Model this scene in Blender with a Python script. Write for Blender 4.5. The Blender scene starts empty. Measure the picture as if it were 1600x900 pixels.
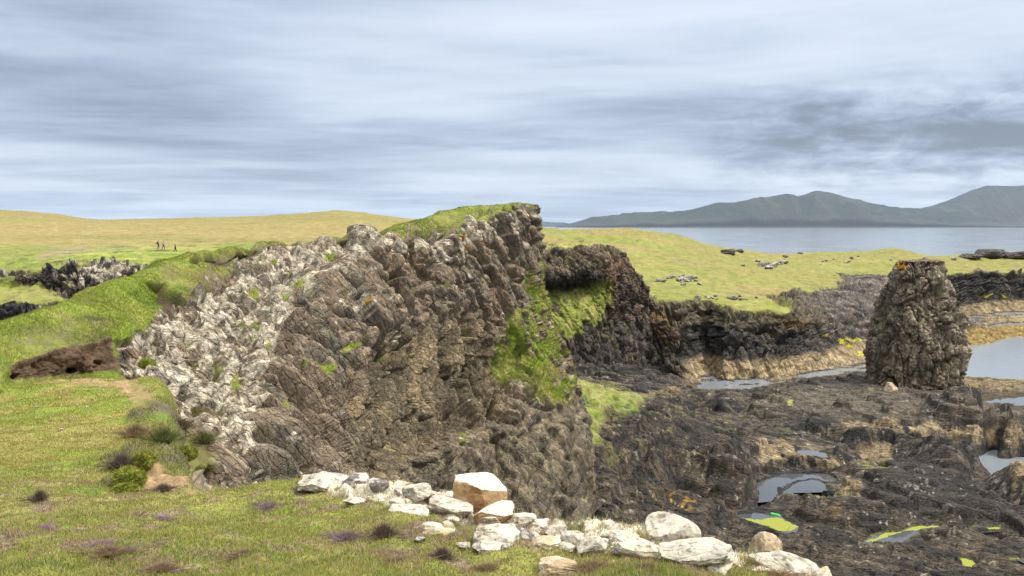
import bpy, math, random
import numpy as np
from mathutils import Vector
from mathutils.bvhtree import BVHTree

random.seed(7)
RNG = np.random.default_rng(11)
SC = bpy.context.scene
COL = SC.collection
W_PX, H_PX, FPX, HOR = 1600.0, 900.0, 1386.0, 352.0
EYE = 38.0
PITCH = math.atan((450 - HOR) / FPX)
CP, SP = math.cos(PITCH), math.sin(PITCH)

# ------------------------------------------------------------------ geometry helpers
def P(px, py, D):
    """point at forward distance D metres on the bearing/dip of (px, py)"""
    a = (px - 800.0) / FPX
    b = (450.0 - py) / FPX
    dy = CP + b * SP
    dz = -SP + b * CP
    t = D / dy
    return (a * t, D, EYE + dz * t)

def Dz(px, py, z):
    b = (450.0 - py) / FPX
    dy = CP + b * SP
    dz = -SP + b * CP
    return (z - EYE) / dz * dy

def proj(p):
    x, y, z = p[..., 0], p[..., 1], p[..., 2] - EYE
    f = y * CP - z * SP
    u = y * SP + z * CP
    f = np.maximum(f, 0.05)
    return 800 + FPX * x / f, 450 - FPX * u / f

from concurrent.futures import ThreadPoolExecutor
POOL = ThreadPoolExecutor(4)
def chunked(fn, p, size=16384):
    """run fn over slices of p on four threads"""
    n = p.shape[0]
    if n <= size: return fn(p)
    parts = list(POOL.map(lambda i: fn(p[i:i + size]), range(0, n, size)))
    if isinstance(parts[0], tuple): return tuple(np.concatenate(c) for c in zip(*parts))
    return np.concatenate(parts)

U = np.uint32
def _hash(ix, iy, iz, seed):
    with np.errstate(over='ignore'):
        h = (ix.astype(np.int64).astype(U) * U(73856093)) ^ (iy.astype(np.int64).astype(U) * U(19349663)) ^ \
            (iz.astype(np.int64).astype(U) * U(83492791)) ^ U((seed * 2654435761 + 12345) & 0xffffffff)
        h ^= h >> U(15); h *= U(0x2c1b3c6d); h ^= h >> U(12); h *= U(0x297a2d39); h ^= h >> U(15)
    return h

KX, KY, KZ = U(73856093), U(19349663), U(83492791)
def _mixh(h):
    h ^= h >> U(15); h *= U(0x2c1b3c6d); h ^= h >> U(12); h *= U(0x297a2d39); h ^= h >> U(15)
    return h

def _axis(i, offs, K):
    b = i.astype(np.int32).view(U)
    return [(b + U(o & 0xffffffff)) * K for o in offs]

def vnoise(p, seed=0):
    p = np.asarray(p, np.float32)
    fl = np.floor(p); f = p - fl
    w = f * f * f * (f * (f * 6 - 15) + 10)
    S = U((seed * 2654435761 + 12345) & 0xffffffff)
    hx, hy, hz = _axis(fl[:, 0], (0, 1), KX), _axis(fl[:, 1], (0, 1), KY), _axis(fl[:, 2], (0, 1), KZ)
    W = [(1 - w[:, k], w[:, k]) for k in range(3)]
    out = np.zeros(p.shape[0], np.float32)
    for dx in (0, 1):
        for dy in (0, 1):
            hxy = hx[dx] ^ hy[dy] ^ S; wxy = W[0][dx] * W[1][dy]
            for dz in (0, 1):
                h = _mixh(hxy ^ hz[dz])
                out += wxy * W[2][dz] * (h.astype(np.float32) * np.float32(2 / 4294967295.0) - 1)
    return out

def fbm(p, size, octv=4, seed=0, gain=0.5, ridged=False):
    return chunked(lambda q: _fbm(q, size, octv, seed, gain, ridged), np.asarray(p, np.float32))

def _fbm(p, size, octv, seed, gain, ridged):
    p = p / size
    p = p.astype(np.float32)
    out = np.zeros(p.shape[0], np.float32); a = 1.0; tot = 0
    for o in range(octv):
        n = vnoise(p + 17.3 * o, seed + o)
        if ridged: n = 1 - 2 * np.abs(n)
        out += a * n; tot += a
        a *= gain; p = p * 2.03
    return out / tot * 1.5

def worley(q, seed=0, jit=0.85, block=0.0):
    """q scaled coords -> F1, F2, rand per cell, facet value (random tilted plane per cell)"""
    q = np.asarray(q, np.float32); n = q.shape[0]
    fl = np.floor(q); f = q - fl
    S = U((seed * 2654435761 + 12345) & 0xffffffff)
    H = [_axis(fl[:, k], (-1, 0, 1), K) for k, K in enumerate((KX, KY, KZ))]
    F = [[f[:, k] - np.float32(d + .5 - jit * .5) for d in (-1, 0, 1)] for k in range(3)]
    j = np.float32(jit / 1023)
    F1 = np.full(n, 99, np.float32); F2 = np.full(n, 99, np.float32)
    HH = np.zeros(n, U); EX = np.zeros(n, np.float32); EY = np.zeros(n, np.float32); EZ = np.zeros(n, np.float32)
    for a in range(3):
        for b in range(3):
            hab = H[0][a] ^ H[1][b] ^ S
            for c in range(3):
                h = _mixh(hab ^ H[2][c])
                ex = F[0][a] - (h & U(1023)) * j
                ey = F[1][b] - ((h >> U(10)) & U(1023)) * j
                ez = F[2][c] - ((h >> U(20)) & U(1023)) * j
                d = ex * ex + ey * ey + ez * ez
                if block: d = d * np.float32(1 - block) + np.float32(block) * np.maximum(np.maximum(np.abs(ex), np.abs(ey)), np.abs(ez)) ** 2
                near = d < F1
                np.minimum(F2, np.where(near, F1, d), out=F2)
                np.copyto(F1, d, where=near); np.copyto(HH, h, where=near)
                np.copyto(EX, ex, where=near); np.copyto(EY, ey, where=near); np.copyto(EZ, ez, where=near)
    F1 = np.sqrt(F1); F2 = np.sqrt(F2)
    HH = HH * U(2246822519); HH ^= HH >> U(13)
    R = (HH & U(255)).astype(np.float32) / 255
    G = (((HH >> U(8)) & U(255)).astype(np.float32) / 127.5 - 1) * EX
    G += (((HH >> U(16)) & U(255)).astype(np.float32) / 127.5 - 1) * EY + ((HH >> U(24)).astype(np.float32) / 127.5 - 1) * EZ
    return F1, F2, R, G

def soften(d, sh, passes=1, wrap=False):
    """a worn edge: short binomial filter over the relief so that steps turn into slopes"""
    d = d.reshape(sh)
    for _ in range(passes):
        for ax in (0, 1):
            a = np.concatenate([d[-1:] if wrap else d[:1], d, d[:1] if wrap else d[-1:]], 0) if ax == 0 else np.concatenate([d[:, :1], d, d[:, -1:]], 1)
            d = (a[:-2] + 2 * a[1:-1] + a[2:]) * .25 if ax == 0 else (a[:, :-2] + 2 * a[:, 1:-1] + a[:, 2:]) * .25
    return d.ravel()

def basis(L, N):
    L = np.array(L, float); L /= np.linalg.norm(L)
    N = np.array(N, float); N -= L * N.dot(L); N /= np.linalg.norm(N)
    A = np.cross(N, L)
    return np.stack([L, A, N], 1).astype(np.float32)     # columns

def rock(p, B, scales, seed=0, crack=0.55, warp=0.25, tilt=0.9):
    """faceted, jointed rock relief. scales: (sizeL, sizeA, sizeN, amp)"""
    return chunked(lambda q: _rock(q, B, scales, seed, crack, warp, tilt), p)

def _rock(p, B, scales, seed, crack, warp, tilt):
    out = np.zeros(p.shape[0], np.float32); tint = np.zeros(p.shape[0], np.float32)
    q0 = p.astype(np.float32) @ B
    for k, (sl, sa, sn, amp) in enumerate(scales):
        s = np.array([sl, sa, sn], np.float32)
        q = q0 / s
        wv = np.stack([vnoise(q * 1.3 + 5, seed + 91), vnoise(q * 1.3 + 31, seed + 92), vnoise(q * 1.3 + 77, seed + 93)], 1)
        F1, F2, R, G = worley(q + wv * warp, seed + k * 13, block=.85)
        e = F2 - F1
        bev = np.clip(e / 0.07, 0, 1)
        out += amp * (bev * ((R - .15) * 1.25 + G * tilt) - .38) - (amp * crack * 1.15 + .06) * np.exp(-(e / 0.06) ** 2)
        tint += (R - .5) * (0.6 if k == 0 else 0.9)
    return out, tint

def cr_axis(ctrl, counts):
    """Catmull-Rom (slightly tightened) along axis 0"""
    n = ctrl.shape[0]
    ext = np.concatenate([ctrl[:1] * 2 - ctrl[1:2], ctrl, ctrl[-1:] * 2 - ctrl[-2:-1]], 0)
    out = []
    for k in range(n - 1):
        m = counts[k] if not isinstance(counts, int) else counts
        t = np.arange(m) / m
        if k == n - 2: t = np.append(t, 1.0)
        t = t.reshape((-1,) + (1,) * (ctrl.ndim - 1))
        p0, p1, p2, p3 = ext[k], ext[k + 1], ext[k + 2], ext[k + 3]
        m1 = (p2 - p0) * 0.38; m2 = (p3 - p1) * 0.38
        t2, t3 = t * t, t * t * t
        out.append((2 * t3 - 3 * t2 + 1) * p1 + (t3 - 2 * t2 + t) * m1 + (-2 * t3 + 3 * t2) * p2 + (t3 - t2) * m2)
    return np.concatenate(out, 0)

def loft(ctrl, nu, nv):
    """ctrl (U, V, 3) -> dense grid (nU, nV, 3)"""
    ctrl = np.array(ctrl, float)
    g = cr_axis(ctrl, nu)
    g = cr_axis(np.swapaxes(g, 0, 1), nv)
    return np.swapaxes(g, 0, 1)

def grid_normals(g, flip=False):
    du = np.gradient(g, axis=0); dv = np.gradient(g, axis=1)
    n = np.cross(du, dv)
    n /= np.maximum(np.linalg.norm(n, axis=-1, keepdims=True), 1e-9)
    return -n if flip else n

def grid_mesh(name, g, col, smooth=None, wrap=False, flip=False, extra=None):
    nu, nv = g.shape[:2]
    v = g.reshape(-1, 3).astype(np.float32)
    idx = np.arange(nu * nv).reshape(nu, nv)
    if wrap: idx = np.concatenate([idx, idx[:1]], 0)
    a, b, c, d = idx[:-1, :-1], idx[1:, :-1], idx[1:, 1:], idx[:-1, 1:]
    f = np.stack([a, d, c, b] if flip else [a, b, c, d], -1).reshape(-1, 4)
    return raw_mesh(name, v, f, col, smooth, extra)

def raw_mesh(name, v, f, col=None, smooth=None, extra=None):
    me = bpy.data.meshes.new(name)
    k = f.shape[1]
    me.vertices.add(len(v)); me.vertices.foreach_set('co', np.ascontiguousarray(v, np.float32).ravel())
    me.loops.add(f.size); me.loops.foreach_set('vertex_index', np.ascontiguousarray(f, np.int32).ravel())
    me.polygons.add(len(f))
    me.polygons.foreach_set('loop_start', np.arange(0, f.size, k, dtype=np.int32))
    me.polygons.foreach_set('loop_total', np.full(len(f), k, np.int32))
    me.update(calc_edges=True)
    if smooth is not None:
        s = np.full(len(f), smooth, bool) if isinstance(smooth, bool) else (smooth.ravel()[f[:, 0]] > .5)
        me.polygons.foreach_set('use_smooth', s)
    if col is not None:
        at = me.color_attributes.new('Col', 'FLOAT_COLOR', 'POINT')
        c = np.ones((len(v), 4), np.float32); c[:, :3] = np.clip(col.reshape(-1, 3), 0.002, .9)
        at.data.foreach_set('color', c.ravel())
    if extra is not None:
        at = me.attributes.new('rock', 'FLOAT', 'POINT')
        at.data.foreach_set('value', extra.ravel().astype(np.float32))
    me.validate()
    return me

def link(name, me, mat=None, parent=None, loc=None, **props):
    o = bpy.data.objects.new(name, me); COL.objects.link(o)
    if mat: me.materials.append(mat)
    if parent: o.parent = parent
    if loc is not None: o.location = loc
    for k, v in props.items(): o[k] = v
    return o

def mix(a, b, t):
    t = np.clip(t, 0, 1)[..., None]
    return np.asarray(a) * (1 - t) + np.asarray(b) * t

def sst(x, a, b):
    t = np.clip((x - a) / (b - a), 0, 1)
    return t * t * (3 - 2 * t)

def polym(px, py, poly, soft=6):
    """soft polygon mask: 1 inside, falls to 0 across soft"""
    poly = np.array(poly, float)
    inside = np.zeros(px.shape, bool); dist = np.full(px.shape, 1e9)
    n = len(poly)
    for i in range(n):
        x1, y1 = poly[i]; x2, y2 = poly[(i + 1) % n]
        cond = ((y1 > py) != (y2 > py)) & (px < (x2 - x1) * (py - y1) / ((y2 - y1) if y2 != y1 else 1e-9) + x1)
        inside ^= cond
        dx, dy = x2 - x1, y2 - y1
        t = np.clip(((px - x1) * dx + (py - y1) * dy) / (dx * dx + dy * dy + 1e-9), 0, 1)
        dist = np.minimum(dist, np.hypot(px - x1 - t * dx, py - y1 - t * dy))
    sd = np.where(inside, dist, -dist)
    return sst(sd, -soft, soft)

# ------------------------------------------------------------------ materials
def nodes_of(name):
    m = bpy.data.materials.new(name); m.use_nodes = True
    nt = m.node_tree; nt.nodes.clear()
    return m, nt

def N(nt, t, **kw):
    n = nt.nodes.new(t)
    for k, v in kw.items():
        if k == 'ins':
            for i, val in v.items(): n.inputs[i].default_value = val
        else: setattr(n, k, v)
    return n

def terrain_mat(name, fine=6.0, bump=0.5, var=0.35, rough=0.92, spec=0.25, dist=0.05, vor=0.0, vk=.5, joints=((0, 0, -1), (1, 0, 0))):
    m, nt = nodes_of(name); L = nt.links.new
    out = N(nt, 'ShaderNodeOutputMaterial'); bs = N(nt, 'ShaderNodeBsdfPrincipled')
    bs.inputs['Roughness'].default_value = rough
    bs.inputs['Specular IOR Level'].default_value = spec
    tc = N(nt, 'ShaderNodeTexCoord'); at = N(nt, 'ShaderNodeAttribute', attribute_name='Col')
    n1 = N(nt, 'ShaderNodeTexNoise', ins={'Scale': fine, 'Detail': 6.0, 'Roughness': .65})
    n2 = N(nt, 'ShaderNodeTexNoise', ins={'Scale': fine * .23, 'Detail': 4.0, 'Roughness': .6})
    L(tc.outputs['Object'], n1.inputs['Vector']); L(tc.outputs['Object'], n2.inputs['Vector'])
    ad = N(nt, 'ShaderNodeMath', operation='ADD'); L(n1.outputs['Fac'], ad.inputs[0]); L(n2.outputs['Fac'], ad.inputs[1])
    mr = N(nt, 'ShaderNodeMapRange', ins={'From Min': .6, 'From Max': 1.4, 'To Min': 1 - var, 'To Max': 1 + var})
    L(ad.outputs[0], mr.inputs['Value'])
    vm = N(nt, 'ShaderNodeVectorMath', operation='SCALE'); L(at.outputs['Color'], vm.inputs[0]); L(mr.outputs[0], vm.inputs['Scale'])
    L(vm.outputs[0], bs.inputs['Base Color'])
    bp = N(nt, 'ShaderNodeBump', ins={'Strength': bump, 'Distance': dist}); L(n1.outputs['Fac'], bp.inputs['Height'])
    last = bp
    if vor:
        ra = N(nt, 'ShaderNodeAttribute', attribute_name='rock')
        Bm = basis(*joints)
        nd = N(nt, 'ShaderNodeVectorMath', operation='MULTIPLY_ADD'); L(n2.outputs['Color'], nd.inputs[0]); nd.inputs[1].default_value = (vor * .5,) * 3; L(tc.outputs['Object'], nd.inputs[2])
        cb = N(nt, 'ShaderNodeCombineXYZ')
        for k, sz in enumerate((vor * 4.5, vor, vor * 1.6)):
            dp = N(nt, 'ShaderNodeVectorMath', operation='DOT_PRODUCT'); L(nd.outputs[0], dp.inputs[0]); dp.inputs[1].default_value = tuple(float(q) / sz for q in Bm[:, k]); L(dp.outputs['Value'], cb.inputs[k])
        col_in = vm.outputs[0]
        for sc_, k in ((1.0, 1.0), (2.9, .45)):
            ve = N(nt, 'ShaderNodeTexVoronoi', feature='DISTANCE_TO_EDGE', ins={'Scale': sc_}); L(cb.outputs[0], ve.inputs['Vector'])
            vc = N(nt, 'ShaderNodeTexVoronoi', feature='F1', ins={'Scale': sc_}); L(cb.outputs[0], vc.inputs['Vector'])
            sx = N(nt, 'ShaderNodeSeparateColor'); L(vc.outputs['Color'], sx.inputs[0])
            cr = N(nt, 'ShaderNodeMapRange', interpolation_type='SMOOTHSTEP', ins={'From Min': 0.0, 'From Max': .09, 'To Min': -1.0, 'To Max': 0.0}); L(ve.outputs['Distance'], cr.inputs['Value'])
            ad2 = N(nt, 'ShaderNodeMath', operation='ADD'); L(cr.outputs[0], ad2.inputs[0]); L(sx.outputs[0], ad2.inputs[1])
            mm = N(nt, 'ShaderNodeMath', operation='MULTIPLY'); L(ad2.outputs[0], mm.inputs[0]); L(ra.outputs['Fac'], mm.inputs[1])
            b2 = N(nt, 'ShaderNodeBump', ins={'Strength': 1.0, 'Distance': vk * k * vor}); L(mm.outputs[0], b2.inputs['Height']); L(last.outputs[0], b2.inputs['Normal']); last = b2
            tv = N(nt, 'ShaderNodeMapRange', ins={'From Min': 0., 'From Max': 1., 'To Min': .74, 'To Max': 1.26}); L(sx.outputs[1], tv.inputs['Value'])
            tm = N(nt, 'ShaderNodeMix', data_type='FLOAT'); L(ra.outputs['Fac'], tm.inputs[0]); tm.inputs[2].default_value = 1.0; L(tv.outputs[0], tm.inputs[3])
            v2 = N(nt, 'ShaderNodeVectorMath', operation='SCALE'); L(col_in, v2.inputs[0]); L(tm.outputs[0], v2.inputs['Scale']); col_in = v2.outputs[0]
        L(col_in, bs.inputs['Base Color'])
    L(last.outputs[0], bs.inputs['Normal']); L(bs.outputs[0], out.inputs['Surface'])
    return m

def blade_mat(name):
    m, nt = nodes_of(name); L = nt.links.new
    out = N(nt, 'ShaderNodeOutputMaterial'); at = N(nt, 'ShaderNodeAttribute', attribute_name='Col')
    d = N(nt, 'ShaderNodeBsdfDiffuse'); t = N(nt, 'ShaderNodeBsdfTranslucent'); mx = N(nt, 'ShaderNodeMixShader', ins={0: .3})
    L(at.outputs['Color'], d.inputs[0]); L(at.outputs['Color'], t.inputs[0])
    L(d.outputs[0], mx.inputs[1]); L(t.outputs[0], mx.inputs[2]); L(mx.outputs[0], out.inputs[0])
    return m

def plain_mat(name, c, rough=.8, spec=.3):
    m, nt = nodes_of(name); L = nt.links.new
    out = N(nt, 'ShaderNodeOutputMaterial'); bs = N(nt, 'ShaderNodeBsdfPrincipled')
    tc = N(nt, 'ShaderNodeTexCoord'); n1 = N(nt, 'ShaderNodeTexNoise', ins={'Scale': 9.0, 'Detail': 4.0}); L(tc.outputs['Object'], n1.inputs['Vector'])
    mr = N(nt, 'ShaderNodeMapRange', ins={'From Min': .3, 'From Max': .7, 'To Min': .85, 'To Max': 1.15}); L(n1.outputs['Fac'], mr.inputs['Value'])
    vm = N(nt, 'ShaderNodeVectorMath', operation='SCALE'); vm.inputs[0].default_value = c; L(mr.outputs[0], vm.inputs['Scale'])
    L(vm.outputs[0], bs.inputs['Base Color']); bs.inputs['Roughness'].default_value = rough; bs.inputs['Specular IOR Level'].default_value = spec
    L(bs.outputs[0], out.inputs[0])
    return m

def water_mat(name, base, rough, wscale, strength, dist, stretch=(1, 1, 1)):
    m, nt = nodes_of(name); L = nt.links.new
    out = N(nt, 'ShaderNodeOutputMaterial'); bs = N(nt, 'ShaderNodeBsdfPrincipled')
    bs.inputs['Base Color'].default_value = (*base, 1); bs.inputs['Roughness'].default_value = rough; bs.inputs['IOR'].default_value = 1.33
    tc = N(nt, 'ShaderNodeTexCoord'); mp = N(nt, 'ShaderNodeMapping'); mp.inputs['Scale'].default_value = stretch
    L(tc.outputs['Object'], mp.inputs[0])
    n1 = N(nt, 'ShaderNodeTexNoise', ins={'Scale': wscale, 'Detail': 5.0, 'Roughness': .6}); L(mp.outputs[0], n1.inputs['Vector'])
    n2 = N(nt, 'ShaderNodeTexNoise', ins={'Scale': wscale * .02, 'Detail': 4.0}); L(mp.outputs[0], n2.inputs['Vector'])
    mr = N(nt, 'ShaderNodeMapRange', ins={'From Min': .35, 'From Max': .65, 'To Min': rough * .6, 'To Max': rough * 1.5}); L(n2.outputs['Fac'], mr.inputs['Value'])
    L(mr.outputs[0], bs.inputs['Roughness'])
    bp = N(nt, 'ShaderNodeBump', ins={'Strength': strength, 'Distance': dist}); L(n1.outputs['Fac'], bp.inputs['Height'])
    L(bp.outputs[0], bs.inputs['Normal']); L(bs.outputs[0], out.inputs[0])
    return m

M_NEAR = terrain_mat('turf_and_rock_near', fine=22, bump=.6, var=.45, dist=.03)
M_CLIFF = terrain_mat('cliff_rock', fine=7, bump=.9, var=.5, dist=.10, vor=.30, vk=.26, joints=((.5, .3, -1), (.95, -.2, .3)))
M_SHORE = terrain_mat('shore_rock', fine=3.0, bump=.8, var=.55, dist=.2, rough=.75, spec=.3, vor=.55, vk=.28, joints=((1, -.45, 0), (0, 0, 1)))
M_FAR = terrain_mat('far_land', fine=1.6, bump=.8, var=.55, dist=.25, vor=.8, vk=.25, joints=((.25, -.25, -1), (0, -1, .3)))
M_STACK = terrain_mat('stack_rock', fine=3.5, bump=.8, var=.5, dist=.2, vor=.6, vk=.26, joints=((0, .1, -1), (0, -1, 0)))
M_ISLE = terrain_mat('distant_hills', fine=.02, bump=.5, var=.35, dist=8)
M_ROCK = terrain_mat('lichen_boulder', fine=26, bump=.7, var=.35, dist=.015)
M_BLADE = blade_mat('grass_blade')

# linear albedos
G_BRIGHT = np.array([.195, .245, .034]); G_YEL = np.array([.30, .285, .085]); G_DEEP = np.array([.10, .145, .03])
G_OLIVE = np.array([.20, .19, .055]); G_GOLD = np.array([.265, .205, .075]); G_STRAW = np.array([.36, .29, .13])
EARTH = np.array([.13, .085, .05]); PEAT = np.array([.06, .042, .03]); HEATH = np.array([.12, .09, .07])
R_BROWN = np.array([.25, .19, .13]); R_GREY = np.array([.17, .15, .11]); R_DARK = np.array([.05, .046, .043])
R_TAN = np.array([.33, .25, .14]); LICHEN = np.array([.60, .53, .40]); ORANGE = np.array([.42, .24, .03]); R_OLIVE = np.array([.15, .125, .08])

def grass_col(p, px, py, seed, gold=0., size=2.5):
    n = fbm(p, size, 4, seed); n2 = fbm(p, size * .22, 3, seed + 5); n3 = fbm(p, size * 3.3, 3, seed + 9)
    c = mix(G_BRIGHT, G_YEL, sst(n + .5 * n2, -.1, .8) * .75)
    c = mix(c, G_DEEP, sst(-n2 - .4 * n, .0, .7) * .75)
    c = mix(c, G_OLIVE, sst(n3 + .3 * n2, -.1, .6) * .65)
    if not np.isscalar(gold) or gold > 0:
        gc = mix(G_GOLD, G_STRAW, sst(n2, .1, .8) * .5); gc = mix(gc, G_OLIVE, sst(n, .1, .7) * .5)
        c = mix(c, gc, gold + 0 * n)
    return c

TERR = []          # (verts, faces) for ray hits
def reg(g, wrap=False):
    TERR.append(g)

# ------------------------------------------------------------------ 1. headland with the big cliff
def headland():
    cols = [
     # back? ridge, mid grass, edge, r3, r4, r5, r6, r7
     [(-900,700,18),(-900,730,17),(-900,760,16),(-900,770,15.9),(-900,850,14),(-900,950,12),(-900,1100,10),(-900,1300,9)],
     [(-300,590,25),(-300,615,23.5),(-300,640,22.5),(-300,650,22.3),(-300,700,21),(-300,760,19),(-300,850,17),(-300,1000,15)],
     [(-20,514,30),(-20,545,28.6),(-20,586,27.4),(-20,600,27),(-20,640,25.5),(-20,690,23),(-20,780,20),(-20,950,17)],
     [(35,497,31.5),(25,530,29.8),(20,573,28.6),(20,596,28.3),(20,640,26.5),(20,700,23.5),(20,790,20.5),(20,950,17)],
     [(90,478,33.2),(80,510,31.5),(72,556,30),(74,594,29.7),(80,640,27.5),(85,700,24),(90,790,21),(95,950,17)],
     [(150,458,35.8),(138,500,33.2),(128,545,31),(130,592,30.7),(140,645,28),(150,700,25),(160,790,21.5),(170,950,18)],
     [(205,436,38.5),(190,480,35.5),(172,530,32.6),(180,592,31.2),(200,645,28.5),(215,705,25),(235,780,22),(250,950,18)],
     [(262,412,42.5),(248,455,39),(228,497,35.8),(240,560,33.2),(268,630,30),(290,690,27.5),(305,750,25.5),(320,950,23)],
     [(325,393,47),(318,425,44.2),(300,470,39),(325,550,36),(362,640,33),(385,705,31),(400,765,29.5),(415,950,28)],
     [(385,384,51),(380,405,49),(368,440,44),(398,510,41),(445,610,37.5),(472,690,35.5),(492,765,34.5),(515,950,33)],
     [(445,378,56),(445,388,54.6),(440,408,51),(482,478,48),(525,570,45),(552,655,43),(568,750,41.5),(590,950,39)],
     [(515,375,61),(518,381,60.3),(522,394,58),(556,465,55.5),(598,560,53),(618,650,51.5),(622,745,50),(640,950,47)],
     [(572,378,66),(578,382,65.3),(582,388,64),(608,448,62),(645,540,60),(662,635,60),(664,715,58),(680,950,54)],
     [(632,352,73),(636,368,70.5),(640,378,69),(660,440,67.5),(690,530,66),(702,615,67),(704,690,64),(730,950,58)],
     [(700,331,81),(700,352,77.5),(700,368,74.5),(710,440,73),(735,530,72),(742,600,73),(752,668,69),(790,950,62)],
     [(762,321,87),(760,334,84),(762,343,81.5),(766,430,79.5),(778,520,78),(788,585,78.5),(805,648,73),(850,950,65)],
     [(808,318,92),(806,321,90.5),(805,326,89),(812,425,87),(822,505,86),(842,570,85),(868,640,80),(905,950,72)],
     [(827,319,95),(829,322,94.5),(830,330,94),(834,425,94.5),(862,490,94),(890,560,93),(903,640,90),(935,850,85)],
    ]
    ctrl = []
    for c in cols:
        pts = [np.array(P(*q)) for q in c]
        r = pts[0]
        drop = 1.0 if c[0][0] > 780 else 1.0
        bdir = np.array([-.85, .53, 0]) if c[0][0] < 700 else np.array([-.6, .8, 0])
        b3 = r + bdir * 16 + np.array([0, 0, -32.0]); b2 = r + bdir * 8 + np.array([0, 0, -9.0]); b1 = r + bdir * 2.6 + np.array([0, 0, -1.1])
        low = pts[-1] + (pts[-1] - pts[-2]) * np.array([.05, .05, 0]); low = np.array([low[0], low[1], -2.5])
        ctrl.append([b3, b2, b1] + pts + [low])
    # wrap behind the tip
    last = ctrl[-1]
    for k, (ox, oy) in enumerate([(1.0, 7), (-2, 16), (-9, 24)]):
        ctrl.append([q + np.array([ox - max(0, (38 - q[2])) * .12 * (k + 1) , oy, 0]) for q in last])
    ctrl = np.array(ctrl)
    nu = [12, 24, 36, 36, 36, 40, 56, 70, 70, 80, 80, 80, 80, 84, 84, 80, 50, 10, 6, 5]
    nv = [5, 8, 22, 34, 34, 60, 104, 104, 86, 76, 30, 6]
    g = loft(ctrl, nu, nv)
    sh = g.shape[:2]; n = grid_normals(g).reshape(-1, 3)
    p = g.reshape(-1, 3)
    px, py = proj(p)
    n *= np.sign((n * (np.array([0, -20, 60.]) - p)).sum(1).mean())
    wob = fbm(p, 3.0, 4, 3); w2 = fbm(p, 1.0, 3, 4)
    qx, qy = px + wob * 14 + w2 * 7, py + w2 * 8 + wob * 7
    # rock region
    rk = polym(qx, qy, [(185,535),(235,492),(300,470),(330,440),(372,425),(395,398),(450,381),(520,377),(572,379),(640,372),(700,364),(760,342),(800,329),(830,319),(850,310),(1100,400),(1100,1200),(300,1200),(250,800),(330,720),(260,640),(205,600)], 5)
    slope = n[:, 2]
    rk = np.clip(rk, 0, 1)
    back = (py < -1e9)
    vidx = np.tile(np.arange(sh[1]), sh[0])
    rk = np.where((vidx < 27), sst(-slope, -.65, -.45), rk)
    # vegetation on the right ledges and tufts
    veg = polym(qx, qy, [(838,395),(850,425),(868,455),(885,520),(893,590),(888,640),(862,628),(830,610),(800,600),(782,560),(785,510),(815,480),(830,440)], 6)
    veg = veg * sst(wob + w2 * 1.2, -.5, .05)
    tuf = sst(fbm(p, .8, 4, 21, gain=.65), .66, .84) * polym(px, py, [(330,400),(500,380),(580,500),(560,720),(400,720),(280,620)], 40)
    tuf = np.maximum(tuf, .9 * sst(fbm(p, 1.0, 4, 22, gain=.65), .84, .98) * (px > 560))
    for (tx, ty, tr) in [(228,562,9),(240,600,8),(395,460,10),(498,585,12),(510,405,8),(480,460,6),(430,412,6),(545,545,7),(372,600,12),(620,372,10),(440,640,9),(678,450,5),(715,690,4),(722,678,4),(465,375,14),(470,440,8),(340,575,10),(292,540,5)]:
        tuf = np.maximum(tuf, sst(-np.hypot((px - tx) + w2 * 5, (py - ty) * 1.1 + wob * 4) / tr, -1.1, -.6))
    green = np.clip(np.maximum(veg, tuf), 0, 1) * rk
    # rock relief
    Lj = (.85, .22, -1.0)
    B = basis(Lj, (.9, -.2, .4))
    R, tint = rock(p, B, [(9.0, 1.9, 3.4, 1.3), (3.6, .85, 1.6, .5), (1.3, .4, .6, .10)], 40, crack=.8, tilt=.8, warp=.16)
    Rr, tr = rock(p, basis((.2, .4, -1.0), (.95, -.25, .1)), [(9.0, 1.8, 3.0, 1.05), (3.6, .8, 1.4, .45), (1.3, .4, .6, .10)], 47, crack=.8, tilt=.8, warp=.16)
    rr = sst(px + wob * 25, 600, 700)
    R = R * (1 - rr) + Rr * rr; tint = tint * (1 - rr) + tr * rr
    # columnar recess: vertical flutes
    fl = polym(px + wob * 12, py, [(535,600),(600,530),(760,490),(800,560),(790,630),(700,690),(640,745),(540,760)], 22)
    Bv = basis((.2, -.8, -1), (.95, -.15, .2))
    R2, t2 = rock(p, Bv, [(9, 1.7, 2.6, .9), (4.0, .75, 1.2, .42), (1.5, .4, .6, .1)], 60, crack=.9, tilt=.7, warp=.14)
    low = polym(px + wob * 10, py + w2 * 5, [(600,760),(640,722),(700,690),(770,668),(850,650),(905,630),(1000,700),(1000,1100),(600,1100)], 10)
    R3, t3 = rock(p, basis((.1, .2, -1), (.95, -.25, 0)), [(3.2, 2.4, 2.4, .75), (1.2, .7, .8, .4), (.42, .32, .37, .2)], 80, crack=.5)
    Rb = R * (1 - fl) + R2 * fl; Rb = Rb * (1 - low) + R3 * low
    white = polym(qx, qy, [(185,540),(235,490),(300,470),(375,425),(400,395),(470,380),(520,378),(560,400),(520,420),(480,450),(440,500),(420,560),(400,640),(385,700),(330,690),(270,640),(205,600)], 18)
    Rw, tw = rock(p, B, [(3.2, 1.6, 2.0, .6), (1.2, .75, .9, .42), (.5, .34, .4, .15)], 90, crack=.9, tilt=.9)
    tn = tint * (1 - fl) + t2 * fl; tn = tn * (1 - low) + t3 * low
    Rb = Rb * (1 - .8 * white) + Rw * .8 * white; tn = tn * (1 - white) + tw * white
    Rb = soften(Rb, sh, 1) + fbm(p, .35, 3, 41) * .05
    ys = p[:, 1]
    nearw = sst(ys, 20, 46) * .45 + .45
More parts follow.
